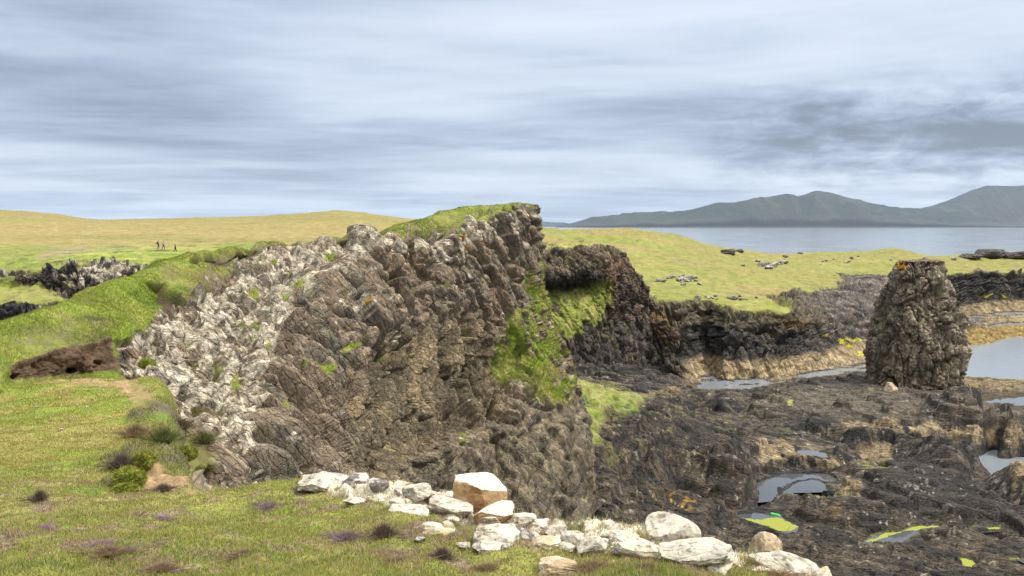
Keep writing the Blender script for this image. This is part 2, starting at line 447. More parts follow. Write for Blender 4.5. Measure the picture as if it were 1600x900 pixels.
    white = polym(qx, qy, [(185,540),(235,490),(300,470),(375,425),(400,395),(470,380),(520,378),(560,400),(520,420),(480,450),(440,500),(420,560),(400,640),(385,700),(330,690),(270,640),(205,600)], 18)
    nearw = nearw * (1 - .25 * white)
    gr = grass_col(p, px, py, 31, size=3.0)
    # bumps for grass
    hump = fbm(p, 2.2, 4, 6) * .22 + fbm(p, .5, 3, 7) * .07
    peat = polym(qx, qy, [(300,405),(330,392),(395,380),(400,392),(350,408),(320,415)], 4) * .9
    for poly_ in [[(320,400),(345,388),(400,392),(395,405),(350,412),(318,410)], [(435,381),(450,371),(500,373),(490,381)], [(330,440),(345,432),(375,434),(372,444),(340,450)],
                  [(232,438),(262,440),(285,462),(300,470),(275,486),(250,478),(252,455)], [(303,452),(345,448),(350,452),(310,458)], [(255,480),(300,468),(312,474),(270,490)],
                  [(620,372),(690,358),(700,362),(640,378)], [(372,425),(385,418),(400,420),(390,430)]]:
        peat = np.maximum(peat, polym(px + w2 * 7, py + w2 * 4, poly_, 3))
    disp = rk * (1 - .6 * green) * Rb * nearw + (1 - rk) * hump - peat * (1 - rk) * .7 + peat * fbm(p, .5, 3, 15) * .15 + green * fbm(p, .5, 3, 8) * .14
    disp += rk * fbm(p, 7, 3, 12) * .6 * sst(ys, 30, 60)
    # eroded scarp: burrow holes
    sc = polym(px, py, [(13,574),(40,563),(75,553),(128,541),(172,527),(190,556),(188,578),(130,586),(74,590),(18,596)], 3)
    sc = np.where(vidx < 166, sc, 0)
    for (hx, hy, hr) in [(108, 579, 8), (148, 568, 7), (24, 588, 6)]:
        disp -= .9 * sst(-np.hypot(px - hx + w2 * 5, (py - hy) * 1.5 + wob * 3) / hr, -1.05, -.5)
    fis = np.zeros(len(p))
    for pts in [[(338,560),(350,620),(362,660),(398,712),(412,760)], [(545,455),(560,520),(588,590),(592,640)], [(462,425),(488,490),(520,540),(545,600)], [(628,425),(652,500),(662,560)], [(700,395),(716,460),(742,520)], [(772,385),(786,430),(812,480)],
                [(425,470),(455,540),(500,610),(512,680)], [(640,575),(628,640),(622,720)], [(700,560),(690,620),(672,700)], [(585,610),(575,690),(580,745)], [(738,560),(728,620)], [(590,405),(606,450),(640,520)], [(850,690),(868,750),(880,820)], [(770,690),(790,760),(800,800)]]:
        d_ = np.full(len(p), 1e9)
        for (x1, y1), (x2, y2) in zip(pts[:-1], pts[1:]):
            dx, dy = x2 - x1, y2 - y1
            t_ = np.clip(((px + w2 * 4 - x1) * dx + (py - y1) * dy) / (dx * dx + dy * dy), 0, 1)
            d_ = np.minimum(d_, np.hypot(px + w2 * 4 - x1 - t_ * dx, py - y1 - t_ * dy))
        fis = np.maximum(fis, np.exp(-(d_ / 3.6) ** 2))
    disp -= fis * rk * 1.1
    # broad recess with tall ribs above the rubbly buttress
    qr = p @ basis((.25, -.5, -1), (.95, -.15, .2))
    rib = fbm(np.stack([qr[:, 0] * .10, qr[:, 1], qr[:, 2] * .3], 1), 1.9, 3, 45, ridged=True)
    disp += fl * rk * (rib * 1.0 - 1.2) + (1 - fl) * (1 - white) * (1 - low) * rk * fbm(np.stack([qr[:, 0] * .16, qr[:, 1], qr[:, 2] * .3], 1), 2.6, 3, 46, ridged=True) * .45
    disp += low * rk * (.5 + .35 * fbm(p, 3, 3, 48))
    disp += sc * (fbm(p, .6, 5, 14, gain=.65) * .24 + .12 * sst(-(py - np.interp(px, [13, 75, 172], [574, 553, 527])), -9, -2))
    disp *= 1 - .75 * sst(-np.hypot(px - 832, (py - 322) * .8), -16, -5)
    p2 = p + n * disp[:, None]
    # colour
    big = fbm(p, 6, 3, 51); med = fbm(p, 1.4, 4, 52); fin = fbm(p, .35, 3, 53)
    rc = mix(R_BROWN, R_GREY, sst(med + tn * .5, -.2, .7))
    rc = mix(rc, R_BROWN * np.array([1.25, 1.08, .98]), sst(big - .3 * fin, .1, .7) * .6)
    rc = rc * (1 + .35 * tn)[:, None]
    col = mix(rc, mix(R_OLIVE, R_TAN * .95, sst(t2 + med * .6, -.2, .8)), fl * .8)
    col = mix(col, mix(np.array([.29, .235, .15]), np.array([.13, .11, .08]), sst(med + t3 * .8 + fin * .4, -.5, .5)), low * .9)
    dark = polym(px + wob * 8, py, [(560,610),(640,690),(800,650),(840,650),(620,760),(540,760)], 14)
    # black lichen streaks
    st = fbm(p @ B * np.array([.25, 1, 1]), .8, 3, 58)
    col = mix(col, np.array([.08, .07, .055]), sst(st, .4, .9) * .4)
    # pale lichen
    lic = fbm(p, .55, 4, 54, gain=.6) + .35 * fin
    up = sst(slope + disp * .15, -.1, .7)
    topband = polym(px + wob * 14, py + wob * 8, [(560,372),(640,370),(700,360),(770,335),(830,315),(840,345),(800,365),(740,380),(700,405),(640,400),(590,410),(540,410)], 12)
    la = white * .95 + topband * 1.05 + up * .3 + .2 * polym(px + wob * 20, py, [(430,380),(840,330),(830,420),(700,460),(520,520),(420,500)], 30) + .12 * sst(big, 0, .8) + .25 * polym(px, py, [(770,480),(840,420),(900,560),(900,640),(860,640),(780,600)], 15)
    lm = sst(lic, .95 - la * .95, 1.15 - la * .95)
    col = mix(col, LICHEN * (1 + .2 * fin)[:, None], lm * sst(fbm(p, .16, 3, 57) + lic * .8, -.55, .0) * .82 * (1 - low * .6))
    for (ox, oy, orr) in [(552,488,7),(558,500,5),(717,372,8),(724,388,6),(712,380,5)]:
        col = mix(col, ORANGE, sst(-np.hypot(px - ox + w2 * 4, py - oy + fin * 3) / orr, -1.1, -.7) * .9)
    gc2 = mix(G_BRIGHT * 1.05, G_YEL, sst(med, -.3, .6)); gc2 = mix(gc2, G_DEEP * 1.3, sst(fin, .2, .8) * .6)
    col = mix(col, gc2, green)
    dead = sst(fbm(p, .8, 3, 59), .3, .8) * white * (1 - up) * .5
    col = mix(col, G_STRAW * .7, dead * .6)
    dry = polym(qx, qy, [(200,530),(300,440),(420,380),(500,372),(560,380),(380,440),(300,480)], 14)
    gr = mix(gr, mix(G_OLIVE, HEATH * 1.5, sst(fin + med, -.3, .6)), dry * sst(med + wob * .5, -.6, .2) * .85)
    bright = polym(px, py, [(-400,620),(0,500),(120,455),(300,395),(250,440),(240,500),(160,540),(0,600)], 14)
    bright = np.maximum(bright, polym(px, py, [(560,385),(600,360),(700,322),(800,312),(830,318),(740,340),(680,362),(600,378)], 6))
    gr = mix(gr, mix(G_BRIGHT * 1.1, G_YEL, sst(med, 0, .9)), bright * .3)
    heathtip = polym(px + wob * 9, py, [(600,372),(660,345),(730,335),(800,322),(800,330),(740,348),(690,365),(640,378)], 5)
    gr = mix(gr, mix(G_OLIVE, HEATH * 1.4, sst(med, -.2, .6)), heathtip * .3)
    gr = mix(gr, mix(G_OLIVE * .9, HEATH * 1.3, sst(fin, -.2, .6)), sst(fbm(p * np.array([.5, 1, 1.5]), 1.6, 4, 61), .2, .65) * .55)
    gr = mix(gr, PEAT * (1.2 + .5 * fin)[:, None], peat)
    gr = mix(gr, EARTH * (.75 + .4 * fin)[:, None], sc)
    under = polym(qx, qy, [(190,590),(210,600),(330,650),(330,720),(250,760),(190,700)], 8)
    gr = mix(gr, EARTH, under * .5)
    col = mix(gr, col, rk)
    g2 = p2.reshape(*sh, 3)
    me = grid_mesh('headland_cliff', g2, col, smooth=True, extra=rk * (1 - green))
    link('headland_cliff', me, M_CLIFF, kind='structure', label='steep brown jointed headland cliff with white lichen rim and grassy top')
    reg(g2)
    return g2, n.reshape(*sh, 3), (1 - rk) * (1 - peat) * (1 - sc), green, col, px, py
HL = headland()

# ------------------------------------------------------------------ 2. near clifftop ground
def nearground():
    rows_left = lambda x: None
    cols = [
     (-1500, [(2.2,),]),
    ]
    def ground(px, D, dz=0):
        a = (px - 800) / FPX
        z = 36.3 - .164 * D + dz
        return np.array([a * D * 1.0, D, z])
    C = []
    # (px, [(py, D) r3..r9]) r0..r2 are generated close to the viewer
    E = [
     (-1300, [(1150,8),(950,11.5),(800,14.5),(740,17.5),(700,19),(660,21),(640,23)]),
     (-500, [(1010,8),(880,11),(790,14),(735,18),(690,21),(640,24),(610,27)]),
     (0,    [(900,7.5),(825,10.5),(768,14.6),(735,17.6),(685,21),(635,25.5),(592,30.5)]),
     (110,  [(900,7.5),(822,10.6),(766,14.8),(738,17.6),(690,20.8),(640,25),(588,31.5)]),
     (200,  [(900,7.5),(820,10.7),(766,15),(742,17),(700,20),(650,24),(596,31)]),
     (262,  [(900,7.5),(818,10.8),(766,15),(752,16.4),(712,19.2),(662,22.8),(610,29.5)]),
     (330,  [(900,7.5),(816,10.9),(762,15),(768,15.9),(800,16.6),(900,17.6),(1100,19)]),
     (400,  [(900,7.5),(816,10.9),(755,14.9),(768,15.4),(830,15.8),(960,16),(1300,16.5)]),
     (500,  [(900,7.5),(816,10.9),(748,14.7),(762,15.1),(830,15.4),(980,15.6),(1400,16)]),
     (600,  [(900,7.5),(814,10.8),(752,14.2),(768,14.6),(850,14.9),(1000,15.1),(1500,15.5)]),
     (680,  [(900,7.5),(818,10.4),(768,13.2),(785,13.5),(880,13.8),(1050,14),(1600,14.5)]),
     (780,  [(900,7.5),(838,9.6),(802,11.9),(820,12.2),(920,12.5),(1150,12.7),(1800,13)]),
     (880,  [(900,7.5),(860,9.0),(832,10.8),(850,11.1),(950,11.3),(1250,11.5),(2000,11.8)]),
     (980,  [(905,7.3),(868,8.7),(840,10.4),(858,10.7),(980,10.9),(1300,11.1),(2100,11.4)]),
     (1080, [(910,7.2),(872,8.5),(845,10.1),(865,10.4),(1000,10.6),(1350,10.8),(2200,11)]),
     (1180, [(925,7.0),(892,8.1),(868,9.5),(890,9.8),(1040,10),(1400,10.2),(2300,10.5)]),
     (1280, [(950,6.7),(920,7.7),(900,8.6),(925,8.9),(1080,9.1),(1450,9.3),(2400,9.6)]),
     (1400, [(990,6.2),(965,7.0),(945,7.7),(970,8.0),(1150,8.2),(1550,8.4),(2600,8.7)]),
     (1700, [(1100,5.2),(1070,5.8),(1050,6.3),(1080,6.5),(1300,6.7),(1750,6.9),(3000,7.2)]),
     (2300, [(1300,4.2),(1270,4.6),(1250,5.0),(1290,5.2),(1550,5.4),(2100,5.6),(3600,5.9)]),
    ]
    for (px, r) in E:
        pts = [np.array(P(px, y, D)) for (y, D) in r]
        q = pts[0]; a = (px - 800) / FPX
        d0 = q[1]
        near = [np.array([a * d0 * .9 + a * 2, -4.0, 37.0]), np.array([a * d0 * .85, 1.0, 36.2]), np.array([a * d0 * .9, d0 * .55, (36.1 + q[2]) / 2 + .15])]
        if px > 300:
            low = pts[-1].copy(); low[2] = min(low[2] - 8, 10); low[1] += 4
        else:
            low = pts[-1] + np.array([0, 3, -3])
        C.append(near + pts + [low])
    nu = [6, 30, 34, 34, 26, 28, 30, 40, 40, 34, 40, 42, 42, 42, 42, 42, 42, 26, 14]
    nv = [3, 6, 30, 110, 90, 30, 44, 44, 40, 6]
    g = loft(C, nu, nv); sh = g.shape[:2]
    n = grid_normals(g).reshape(-1, 3); p = g.reshape(-1, 3)
    n *= np.sign(n[:, 2].mean())
    px, py = proj(p)
    vid = np.tile(np.arange(sh[1]), sh[0])
    wob = fbm(p, 1.3, 4, 103); w2 = fbm(p, .4, 3, 104); fin = fbm(p, .12, 3, 105); big = fbm(p, 3.5, 3, 106)
    face = sst(-n[:, 2], -.62, -.4) * (px > 290)
    R, t = rock(p, basis((.1, .5, -1), (.2, .9, 0)), [(1.6, .9, 1, .35), (.6, .35, .4, .15), (.2, .14, .2, .05)], 120)
    inpatch = polym(px, py, [(-600,745),(0,742),(150,742),(215,700),(330,640),(330,560),(-600,560)], 14)
    R = soften(R, sh, 1)
    hump = (wob * .12 + w2 * .055 + fin * .018) * (1 - .3 * inpatch)
    # rocky strip along the edge
    strip = polym(px + wob * 18, py + w2 * 7, [(470,742),(560,740),(690,760),(800,795),(900,828),(1000,836),(1120,838),(1260,880),(1330,905),(1250,905),(1130,882),(960,858),(850,848),(740,826),(640,800),(520,775),(470,755)], 7)
    rock1 = sst(strip * 1.1 + w2 * .5 + fin * .25, .65, .9)
    disp = hump + face * R + rock1 * (.05 + .35 * R * .6)
    bank = polym(px + wob * 10, py + wob * 6, [(150,768),(175,720),(200,690),(205,640),(250,620),(330,650),(345,720),(330,775),(240,775)], 10)
    disp += bank * (w2 * .1 + wob * .14)
    p2 = p + n * disp[:, None]
    gr = grass_col(p, px, py, 131, size=1.6)
    gr = mix(gr, mix(G_OLIVE * 1.1, G_YEL, sst(w2, -.2, .7)), sst(big + .3 * wob, -.2, .7) * .55)
    gr = mix(gr, np.array([.34, .27, .12]), sst(fbm(p, .9, 4, 133), .1, .8) * .45)
    # patch: paler dry, with green clumps
    pat = mix(np.array([.27, .235, .06]), G_BRIGHT * 1.0, sst(wob + .4 * w2, -.25, .4)); pat = mix(pat, G_STRAW, sst(w2 - wob, .4, 1.0) * .35)
    gr = mix(gr, pat, inpatch * .8)
    gr = mix(gr, np.array([.27, .18, .13]), sst(fbm(p, .3, 4, 134), .35, .8) * (1 - inpatch) * .55)
    # heather-brown litter
    hb = sst(fbm(p, .55, 4, 141) + .25 * fin + .25 * polym(px, py, [(380,745),(620,745),(900,840),(1300,900),(500,900),(560,840)], 30), .3, .75) * (1 - inpatch * .8)
    gr = mix(gr, mix(HEATH * 1.2, np.array([.24, .18, .13]), sst(fin, -.3, .5)), hb * .85)
    soil = polym(px + wob * 12, py + w2 * 8, [(0,583),(120,590),(200,590),(270,640),(310,660),(250,650),(180,612),(90,598),(10,596)], 6)
    soil2 = polym(px + wob * 8, py + w2 * 6, [(205,735),(245,728),(265,742),(300,758),(330,765),(300,778),(240,772),(215,760)], 7)
    gr = mix(gr, np.array([.30, .19, .11]) * (1 + .4 * fin)[:, None], np.maximum(soil * sst(w2, -.9, .1), soil2) * .85)
    gr = mix(gr, mix(G_OLIVE * .7, G_DEEP * 1.1, sst(wob, -.2, .5)), bank * (1 - soil2) * .7)
    gr = mix(gr, HEATH * .9, bank * sst(w2 + wob, .1, .7) * (1 - soil2) * .8)
    edge_e = polym(px, py, [(470,750),(700,775),(1000,850),(1300,905),(1300,960),(1000,880),(700,815),(470,770)], 12)
    gr = mix(gr, EARTH * (1 + .5 * fin)[:, None], edge_e * sst(w2, -.2, .6) * .6)
    rc = mix(R_GREY, LICHEN * (1.05 + .15 * fin)[:, None], sst(w2 + .5 * fin + .35, 0, .3))
    col = mix(gr, rc, np.maximum(rock1, 0))
    fc = mix(R_GREY * .9, R_BROWN, sst(t, -.3, .5)); fc = mix(fc, LICHEN, sst(w2 + fin, .5, .8) * .6)
    col = mix(col, fc, face)
    g2 = p2.reshape(*sh, 3)
    link('clifftop_ground', grid_mesh('clifftop_ground', g2, col, smooth=(1 - np.maximum(face, rock1))), M_NEAR, kind='structure', label='grassy clifftop turf in the foreground dropping over a rocky edge')
    reg(g2)
    gw = (1 - face) * (1 - .5 * rock1) * (1 - soil) * (1 - soil2)
    return g2, n.reshape(*sh, 3), gw, inpatch, col, px, py, hb, bank
NG = nearground()

# ------------------------------------------------------------------ 3. shore platform (height field, polar grid)
CTRL_SHORE = [
 (700,1000,10),(850,1000,10),(1000,960,9),(1150,960,7),(1300,960,5),(1500,960,4),(1700,960,4),(2000,960,4),
 (1300,895,4),(1600,895,3.2),(1000,895,8.5),(1450,860,2.9),(1150,870,5),(900,880,10),(800,700,12),(850,640,13),
 (945,830,9),(965,760,9),(955,700,10.5),(905,620,13.5),(895,606,13),(1000,636,9),(940,660,11),(1010,700,8.4),
 (1050,690,7.8),(1100,672,7.2),(1150,690,6.8),(1172,735,5.0),(1186,764,1.6),(1060,738,4.6),(1100,768,3.6),(1010,790,6),(1105,800,3.6),(1060,840,5),
 (1240,760,.6),(1290,752,.6),(1195,772,.9),(1305,716,3.6),(1210,698,3.6),(1250,725,2.4),(1345,770,3.4),(1300,788,2.5),(1240,786,2.3),(1180,795,2.6),
 (1190,816,2.0),(1225,822,2.0),(1160,812,2.05),(1250,840,2.9),(1300,820,3.0),(1350,850,2.7),(1380,835,2.05),(1440,830,2.0),(1480,824,2.15),(1540,824,2.1),(1420,815,2.9),(1500,808,3.0),(1600,815,3),(1500,845,2.8),(1515,877,2.1),(1590,832,2.1),(1560,870,2.9),
 (1450,740,4.0),(1550,785,3.6),(1390,745,3.9),(1500,700,3.0),(1330,740,2.2),
 (1340,706,1.6),(1420,700,1.6),(1470,706,1.8),(1540,722,.4),(1590,758,-.5),(1600,720,-.5),(1560,708,-.4),
 (1400,655,4.6),(1500,660,4.4),(1550,664,4.2),(1330,650,4.4),(1400,692,1.4),(1500,694,1.0),(1330,690,2.0),(1590,662,5.2),(1640,660,5),(1700,700,4),(1620,745,3.5),(1680,800,3.5),
 (1270,640,3.6),(1200,640,3.4),(1130,620,3.8),(1120,640,2.6),(1180,665,3.4),(1240,668,2.6),(1250,608,2.8),(1350,614,2.9),(1450,622,2.9),(1540,632,1.4),(1600,636,.8),(1700,640,1),
 (1150,603,-1.2),(1100,600,-1),(1220,600,-1.2),(1300,582,-1.2),(1350,576,-1.2),(1165,612,.8),(1085,610,1.2),(1240,597,.9),(1300,590,1.4),(1345,588,1.6),
 (1060,618,3),(1020,605,3.5),(920,600,6),(1000,590,3),(1060,585,1),(950,568,5),(890,560,6),(830,560,8),(1000,570,2),
 (1560,560,-2.5),(1600,572,-2.5),(1530,585,-1.2),(1540,598,.8),(1600,602,.9),(1700,602,.8),(1650,580,-2.5),(1400,570,-1.5),(1450,560,-2.5),(1700,560,-2.5),(1500,600,1.6),
 (1250,570,-2.5),(1350,560,-2.5),(1150,575,-2.5),(1700,540,-3),(1500,540,-3),(1300,545,-3),(1100,550,-3),(900,530,-2),
]
SEA_Z = 0.0
def shore():
    cp = np.array([[q[0] / 100.0, math.log(Dz(*q)) * 9.0, q[2]] for q in CTRL_SHORE])
    K = np.sqrt(((cp[:, None, :2] - cp[None, :, :2]) ** 2).sum(-1) + .02)
    wts = np.linalg.solve(K + np.eye(len(cp)) * 1e-4, cp[:, 2] - 3.0)
    pxs = np.concatenate([np.linspace(560, 860, 50)[:-1], np.linspace(860, 1620, 800)[:-1], np.linspace(1620, 2050, 60)])
    Ds = np.concatenate([np.exp(np.linspace(math.log(50), math.log(78), 40))[:-1], np.exp(np.linspace(math.log(78), math.log(262), 980))])
    PX, DD = np.meshgrid(pxs, Ds, indexing='ij')
    q = np.stack([PX.ravel() / 100.0, np.log(DD.ravel()) * 9.0], 1)
    z = np.zeros(len(q))
    for k in range(len(cp)):
        z += wts[k] * np.sqrt(((q - cp[k, :2]) ** 2).sum(1) + .02)
    z += 3.0
    x = (PX.ravel() - 800) / FPX * DD.ravel() * (1 / CP) * 1.0; y = DD.ravel()
    p = np.stack([x, y, z], 1)
    ppx, ppy = proj(p)
    flat = p * np.array([1, 1, 0]) + np.array([0, 0, 3.])
    wob = fbm(flat, 9, 4, 201); w2 = fbm(flat, 2.5, 4, 202); fin = fbm(flat, .8, 3, 203); big = fbm(flat, 28, 3, 204)
    # strike of the beds: along +x slightly toward the viewer on the right
    Bs = basis((1, -.45, 0), (0, 0, 1))
    Rl, tl = rock(flat, Bs, [(13, 4.5, 9, 1.0), (4.5, 1.9, 3, .55), (1.6, .85, 1, .24), (.65, .42, .5, .09)], 210, crack=.5, tilt=.8)
    Rk = worley(flat / np.array([1.5, 1.0, 1.0]) + np.stack([w2, fin, 0 * fin], 1) * .3, 219)
    Rl = soften(Rl, PX.shape, 1) + (.45 - Rk[0]) * .6 * sst(w2 + .5, -.3, .6) + fin * .12
    rot = np.stack([flat[:, 0] * .93 - flat[:, 1] * .37, flat[:, 0] * .37 + flat[:, 1] * .93, flat[:, 2]], 1)
    rid = fbm(rot * np.array([.28, 1, 1]), 6.0, 4, 235, ridged=True)
    z = z + (rid - .2) * .75 * sst(z, .2, 2.0)
    hs = 1.5; sv_ = (z + wob * .5 + .06 * flat[:, 0]) / hs; fr = sv_ - np.floor(sv_)
    z = z + hs * (sst(fr, .42, .56) - fr) * .6 * sst(z, .6, 1.6)
    def pline(pts, w):
        d = np.full(len(p), 1e9)
        for (x1, y1), (x2, y2) in zip(pts[:-1], pts[1:]):
            dx, dy = x2 - x1, (y2 - y1) * 2.2
            t_ = np.clip(((qpx - x1) * dx + (qpy - y1) * 2.2 * dy) / (dx * dx + dy * dy), 0, 1)
            d = np.minimum(d, np.hypot(qpx - x1 - t_ * dx, (qpy - y1) * 2.2 - t_ * dy))
        return np.exp(-(d / w) ** 2)
    qpx, qpy = ppx + wob * 10 + w2 * 5, ppy + wob * 3 + w2 * 2
    for pts, w, amt in [([(1330,688),(1430,698),(1500,712),(1560,732),(1610,765)], 15, 1.9), ([(1310,708),(1380,716),(1450,718),(1530,744),(1600,785)], 11, -1.7),
                        ([(1200,657),(1290,686),(1340,694)], 9, -1.3), ([(1085,612),(1180,648),(1260,668),(1330,678)], 10, -1.3), ([(1060,752),(1110,772),(1165,790)], 13, -1.9), ([(1020,728),(1080,725),(1150,742),(1180,756)], 18, 1.5),
                        ([(960,722),(1020,762),(1060,790)], 9, -1.3), ([(1350,636),(1450,640),(1560,648)], 9, -.8), ([(1000,660),(1080,665),(1160,680)], 10, -1.2), ([(1150,626),(1220,634),(1300,628)], 10, -1.0),
                        ([(1350,762),(1450,778),(1560,812)], 8, -1.0), ([(1320,800),(1430,806),(1560,836)], 8, -.9), ([(1180,838),(1300,850),(1450,868),(1600,885)], 10, -1.0), ([(1080,830),(1180,858),(1300,880)], 9, -.9), ([(1420,745),(1520,765),(1590,800)], 8, -.8),
                        ([(1100,600),(1120,626),(1080,640)], 8, -.8), ([(1040,628),(1090,622),(1120,634)], 14, 1.4)]:
        z = z + amt * pline(pts, w) * sst(z, .3, 1.5)
    # pool beds and levels are kept calm
    pools = [([(1178,770),(1192,756),(1230,748),(1300,748),(1306,758),(1285,767),(1240,768),(1208,777),(1182,779)], .9, 1.85),
             ([(1148,806),(1180,800),(1215,806),(1248,822),(1230,832),(1205,826),(1170,816)], 1.9, 2.25),
             ([(1352,846),(1395,828),(1440,822),(1485,822),(1478,830),(1420,842),(1365,850)], 1.9, 2.2),
             ([(1485,826),(1530,823),(1565,822),(1560,829),(1500,832)], 1.95, 2.2),
             ([(1498,873),(1525,875),(1520,884),(1500,884)], 1.9, 2.15),
             ([(1562,862),(1600,864),(1640,870),(1600,876)], 1.95, 2.15),
             ([(1240,698),(1290,702),(1300,712),(1262,712),(1240,706)], 2.5, 2.8),
             ([(1535,622),(1600,620),(1640,626),(1600,632),(1550,630)], .3, .55)]
    ring = []; calm = np.zeros(len(p)); tgt = np.zeros(len(p))
    for poly_, bed, lev in pools:
        cx_ = sum(a for a, b in poly_) / len(poly_); cy_ = sum(b for a, b in poly_) / len(poly_)
        big_ = [(cx_ + (a - cx_) * 1.22 + (5 if a > cx_ else -5), cy_ + (b - cy_) * 1.5 + (4 if b > cy_ else -4)) for a, b in poly_]
        mo = polym(ppx + w2 * 4, ppy + w2 * 1.5, big_, 3)
        z = z * (1 - mo) + np.maximum(np.minimum(z, lev + .7), lev + .15) * mo
        m = polym(ppx + w2 * 6 + fin * 3, ppy + w2 * 2 + fin * 1, poly_, 3); ring.append((m, mo, lev)); tgt = np.where(m > calm, bed, tgt); calm = np.maximum(calm, m)
    amp = .58 + .35 * sst(z, 4, 9)
    amp *= 1 - .35 * polym(ppx, ppy, [(1300,600),(1600,615),(1600,660),(1300,650)], 15)
    z2 = z + amp * (Rl * .8 + wob * .4 + w2 * .2) * (1 - calm)
    veg0 = polym(ppx + wob * 10, ppy + w2 * 6, [(885,598),(940,608),(1010,628),(1000,645),(960,650),(935,680),(940,700),(905,690),(880,640)], 8)
    z2 = z2 * (1 - veg0) + veg0 * (z + w2 * .5 + fin * .2 + .2)
    for m, mo, lev in ring: z2 = z2 * (1 - mo) + np.minimum(z2, lev + .45) * mo
    for m, mo, lev in ring: z2 = z2 * (1 - mo) + np.maximum(z2, lev + .06 + .1 * np.abs(fin)) * mo
    z2 = z2 * (1 - calm) + np.minimum(tgt, z2) * calm
    p[:, 2] = z2
    g = p.reshape(*PX.shape, 3); n = grid_normals(g).reshape(-1, 3); n *= np.sign(n[:, 2].mean())
    # colour
    c = mix(R_DARK * .55, np.array([.085, .068, .05]), sst(w2 + tl * .7, -.3, .6))
    c = c * (1 + .9 * np.clip(tl, -.7, .9))[:, None]
    c = mix(c, np.array([.15, .125, .10]), sst(fbm(flat * np.array([.35, 1.3, 1]), 2.2, 4, 230) + .3 * tl, .35, .75) * .5)
    brown = polym(ppx + wob * 20, ppy + wob * 9, [(940,640),(1100,660),(1180,780),(1300,800),(1600,830),(1600,1000),(800,1000),(900,700)], 25)
    c = mix(c, mix(np.array([.13, .10, .065]), np.array([.042, .036, .031]), sst(-w2 - fin + tl * .5, -.5, .5)), brown * .8)
    paleP = polym(ppx + wob * 25, ppy + wob * 6, [(1200,610),(1350,605),(1600,625),(1620,665),(1500,655),(1350,650),(1150,650)], 16)
    c = mix(c, mix(np.array([.19, .155, .11]), R_DARK * .9, sst(w2 + .6 * fin, -.1, .7)), paleP * .85)
    slab = polym(ppx + wob * 15, ppy + wob * 6, [(1350,725),(1450,715),(1600,770),(1600,830),(1450,800),(1340,790)], 14)
    c = mix(c, mix(np.array([.07, .058, .048]), R_DARK * .7, sst(w2, -.3, .5)), slab * .8)
    tan = np.zeros(len(p))
    for poly_ in [[(1180,702),(1215,690),(1300,705),(1312,722),(1290,734),(1240,722),(1190,722)], [(1310,655),(1400,660),(1500,668),(1560,672),(1562,694),(1500,690),(1400,682),(1320,672)],
                  [(1570,670),(1600,668),(1600,705),(1575,700)], [(1310,765),(1345,755),(1350,775),(1320,782)], [(1575,735),(1610,745),(1610,790),(1585,770)],
                  [(1508,588),(1560,584),(1640,592),(1640,616),(1560,612),(1512,604)], [(1000,618),(1060,612),(1070,625),(1010,630)], [(1340,700),(1400,700),(1395,712),(1345,712)]]:
        tan = np.maximum(tan, polym(ppx + wob * 8, ppy + w2 * 4, poly_, 5))
    c = mix(c, R_TAN * (1.1 + .4 * fin)[:, None], tan * sst(w2 * .6 + fin * .5 + .55, 0, .5) * .9)
    wet = sst(-z2, -.8, -.1)
    c = mix(c, np.array([.20, .14, .05]), sst(-np.abs(z2 - .6), -.5, -.15) * (y > 150) * .6)
    c = mix(c, np.array([.45, .40, .33]), sst(fin + .4 * w2, .75, .95) * .55 * (1 - sst(-z2, -1.5, -.5)))
    vg = mix(G_BRIGHT, G_YEL, sst(w2, -.2, .5)); vg = mix(vg, G_OLIVE * .8, sst(fin, .1, .7) * .6)
    c = mix(c, vg, veg0 * sst(w2 * .5 + fin * .3 + .5 + veg0 * .3, .2, .6))
    sv = polym(ppx, ppy, [(930,610),(1060,645),(1180,640),(1100,700),(1000,760),(930,740)], 25) * sst(w2 + fin * .4, .35, .7)
    c = mix(c, G_YEL * .7, sv * .55)
    # yellow and orange lichen / green weed patches
    for (ox, oy, orr, cc, k) in [(1075,785,16,ORANGE,.7),(1050,772,8,ORANGE,.7),(1025,775,8,ORANGE,.6),(1075,802,9,ORANGE,.5),(968,812,14,G_YEL,.6),(1360,728,20,G_YEL,.8),(1380,735,14,G_YEL,.7),
                                 (1290,778,26,G_YEL,.7),(1330,775,14,G_YEL,.6),(1235,628,6,G_YEL * 1.4,1),(1363,615,7,G_YEL * 1.1,1),(1215,612,6,G_DEEP,1),(1310,805,20,ORANGE * .7,.4),(1240,675,24,G_DEEP * .8,.6),(1458,641,6,G_YEL,1)]:
        c = mix(c, cc * 1.1, sst(-np.hypot(ppx - ox + w2 * orr * .7, (ppy - oy) * 2 + fin * orr * .5) / orr, -1.1, -.5) * k * sst(fin + w2 * .5, -.5, .2))
    c = c * .86
    c = mix(c, LICHEN * .8, sst(worley(flat / 1.4, 233)[2], .93, .97) * sst(.30 - worley(flat / .55, 234)[0], 0, .1) * .7)
    for m, mo, lev in ring: c = mix(c, R_DARK * .6, mo * (1 - m) * sst(-(z2 - lev), -.35, -.1) * .8)
    # algae rims on the pools
    alg = np.zeros(len(p))
    for poly_, bed, lev in pools[2:6]:
        m = polym(ppx + w2 * 5, ppy + w2 * 2, poly_, 6) * sst(-np.abs(z2 - lev - .05), -.14, -.05); alg = np.maximum(alg, m)
    c = mix(c, np.array([.25, .26, .04]), alg)
    link('shore_platform', grid_mesh('shore_platform', g, c, smooth=True, extra=1 - veg0), M_SHORE, kind='structure', label='dark wave-cut rock platform with gullies and pools below the cliffs')
    reg(g)
    # pools of water
    M_POOL = water_mat('pool_water', (.07, .075, .08), .03, 3.0, .06, .02); M_POOL.node_tree.nodes['Principled BSDF'].inputs['IOR'].default_value = 1.6
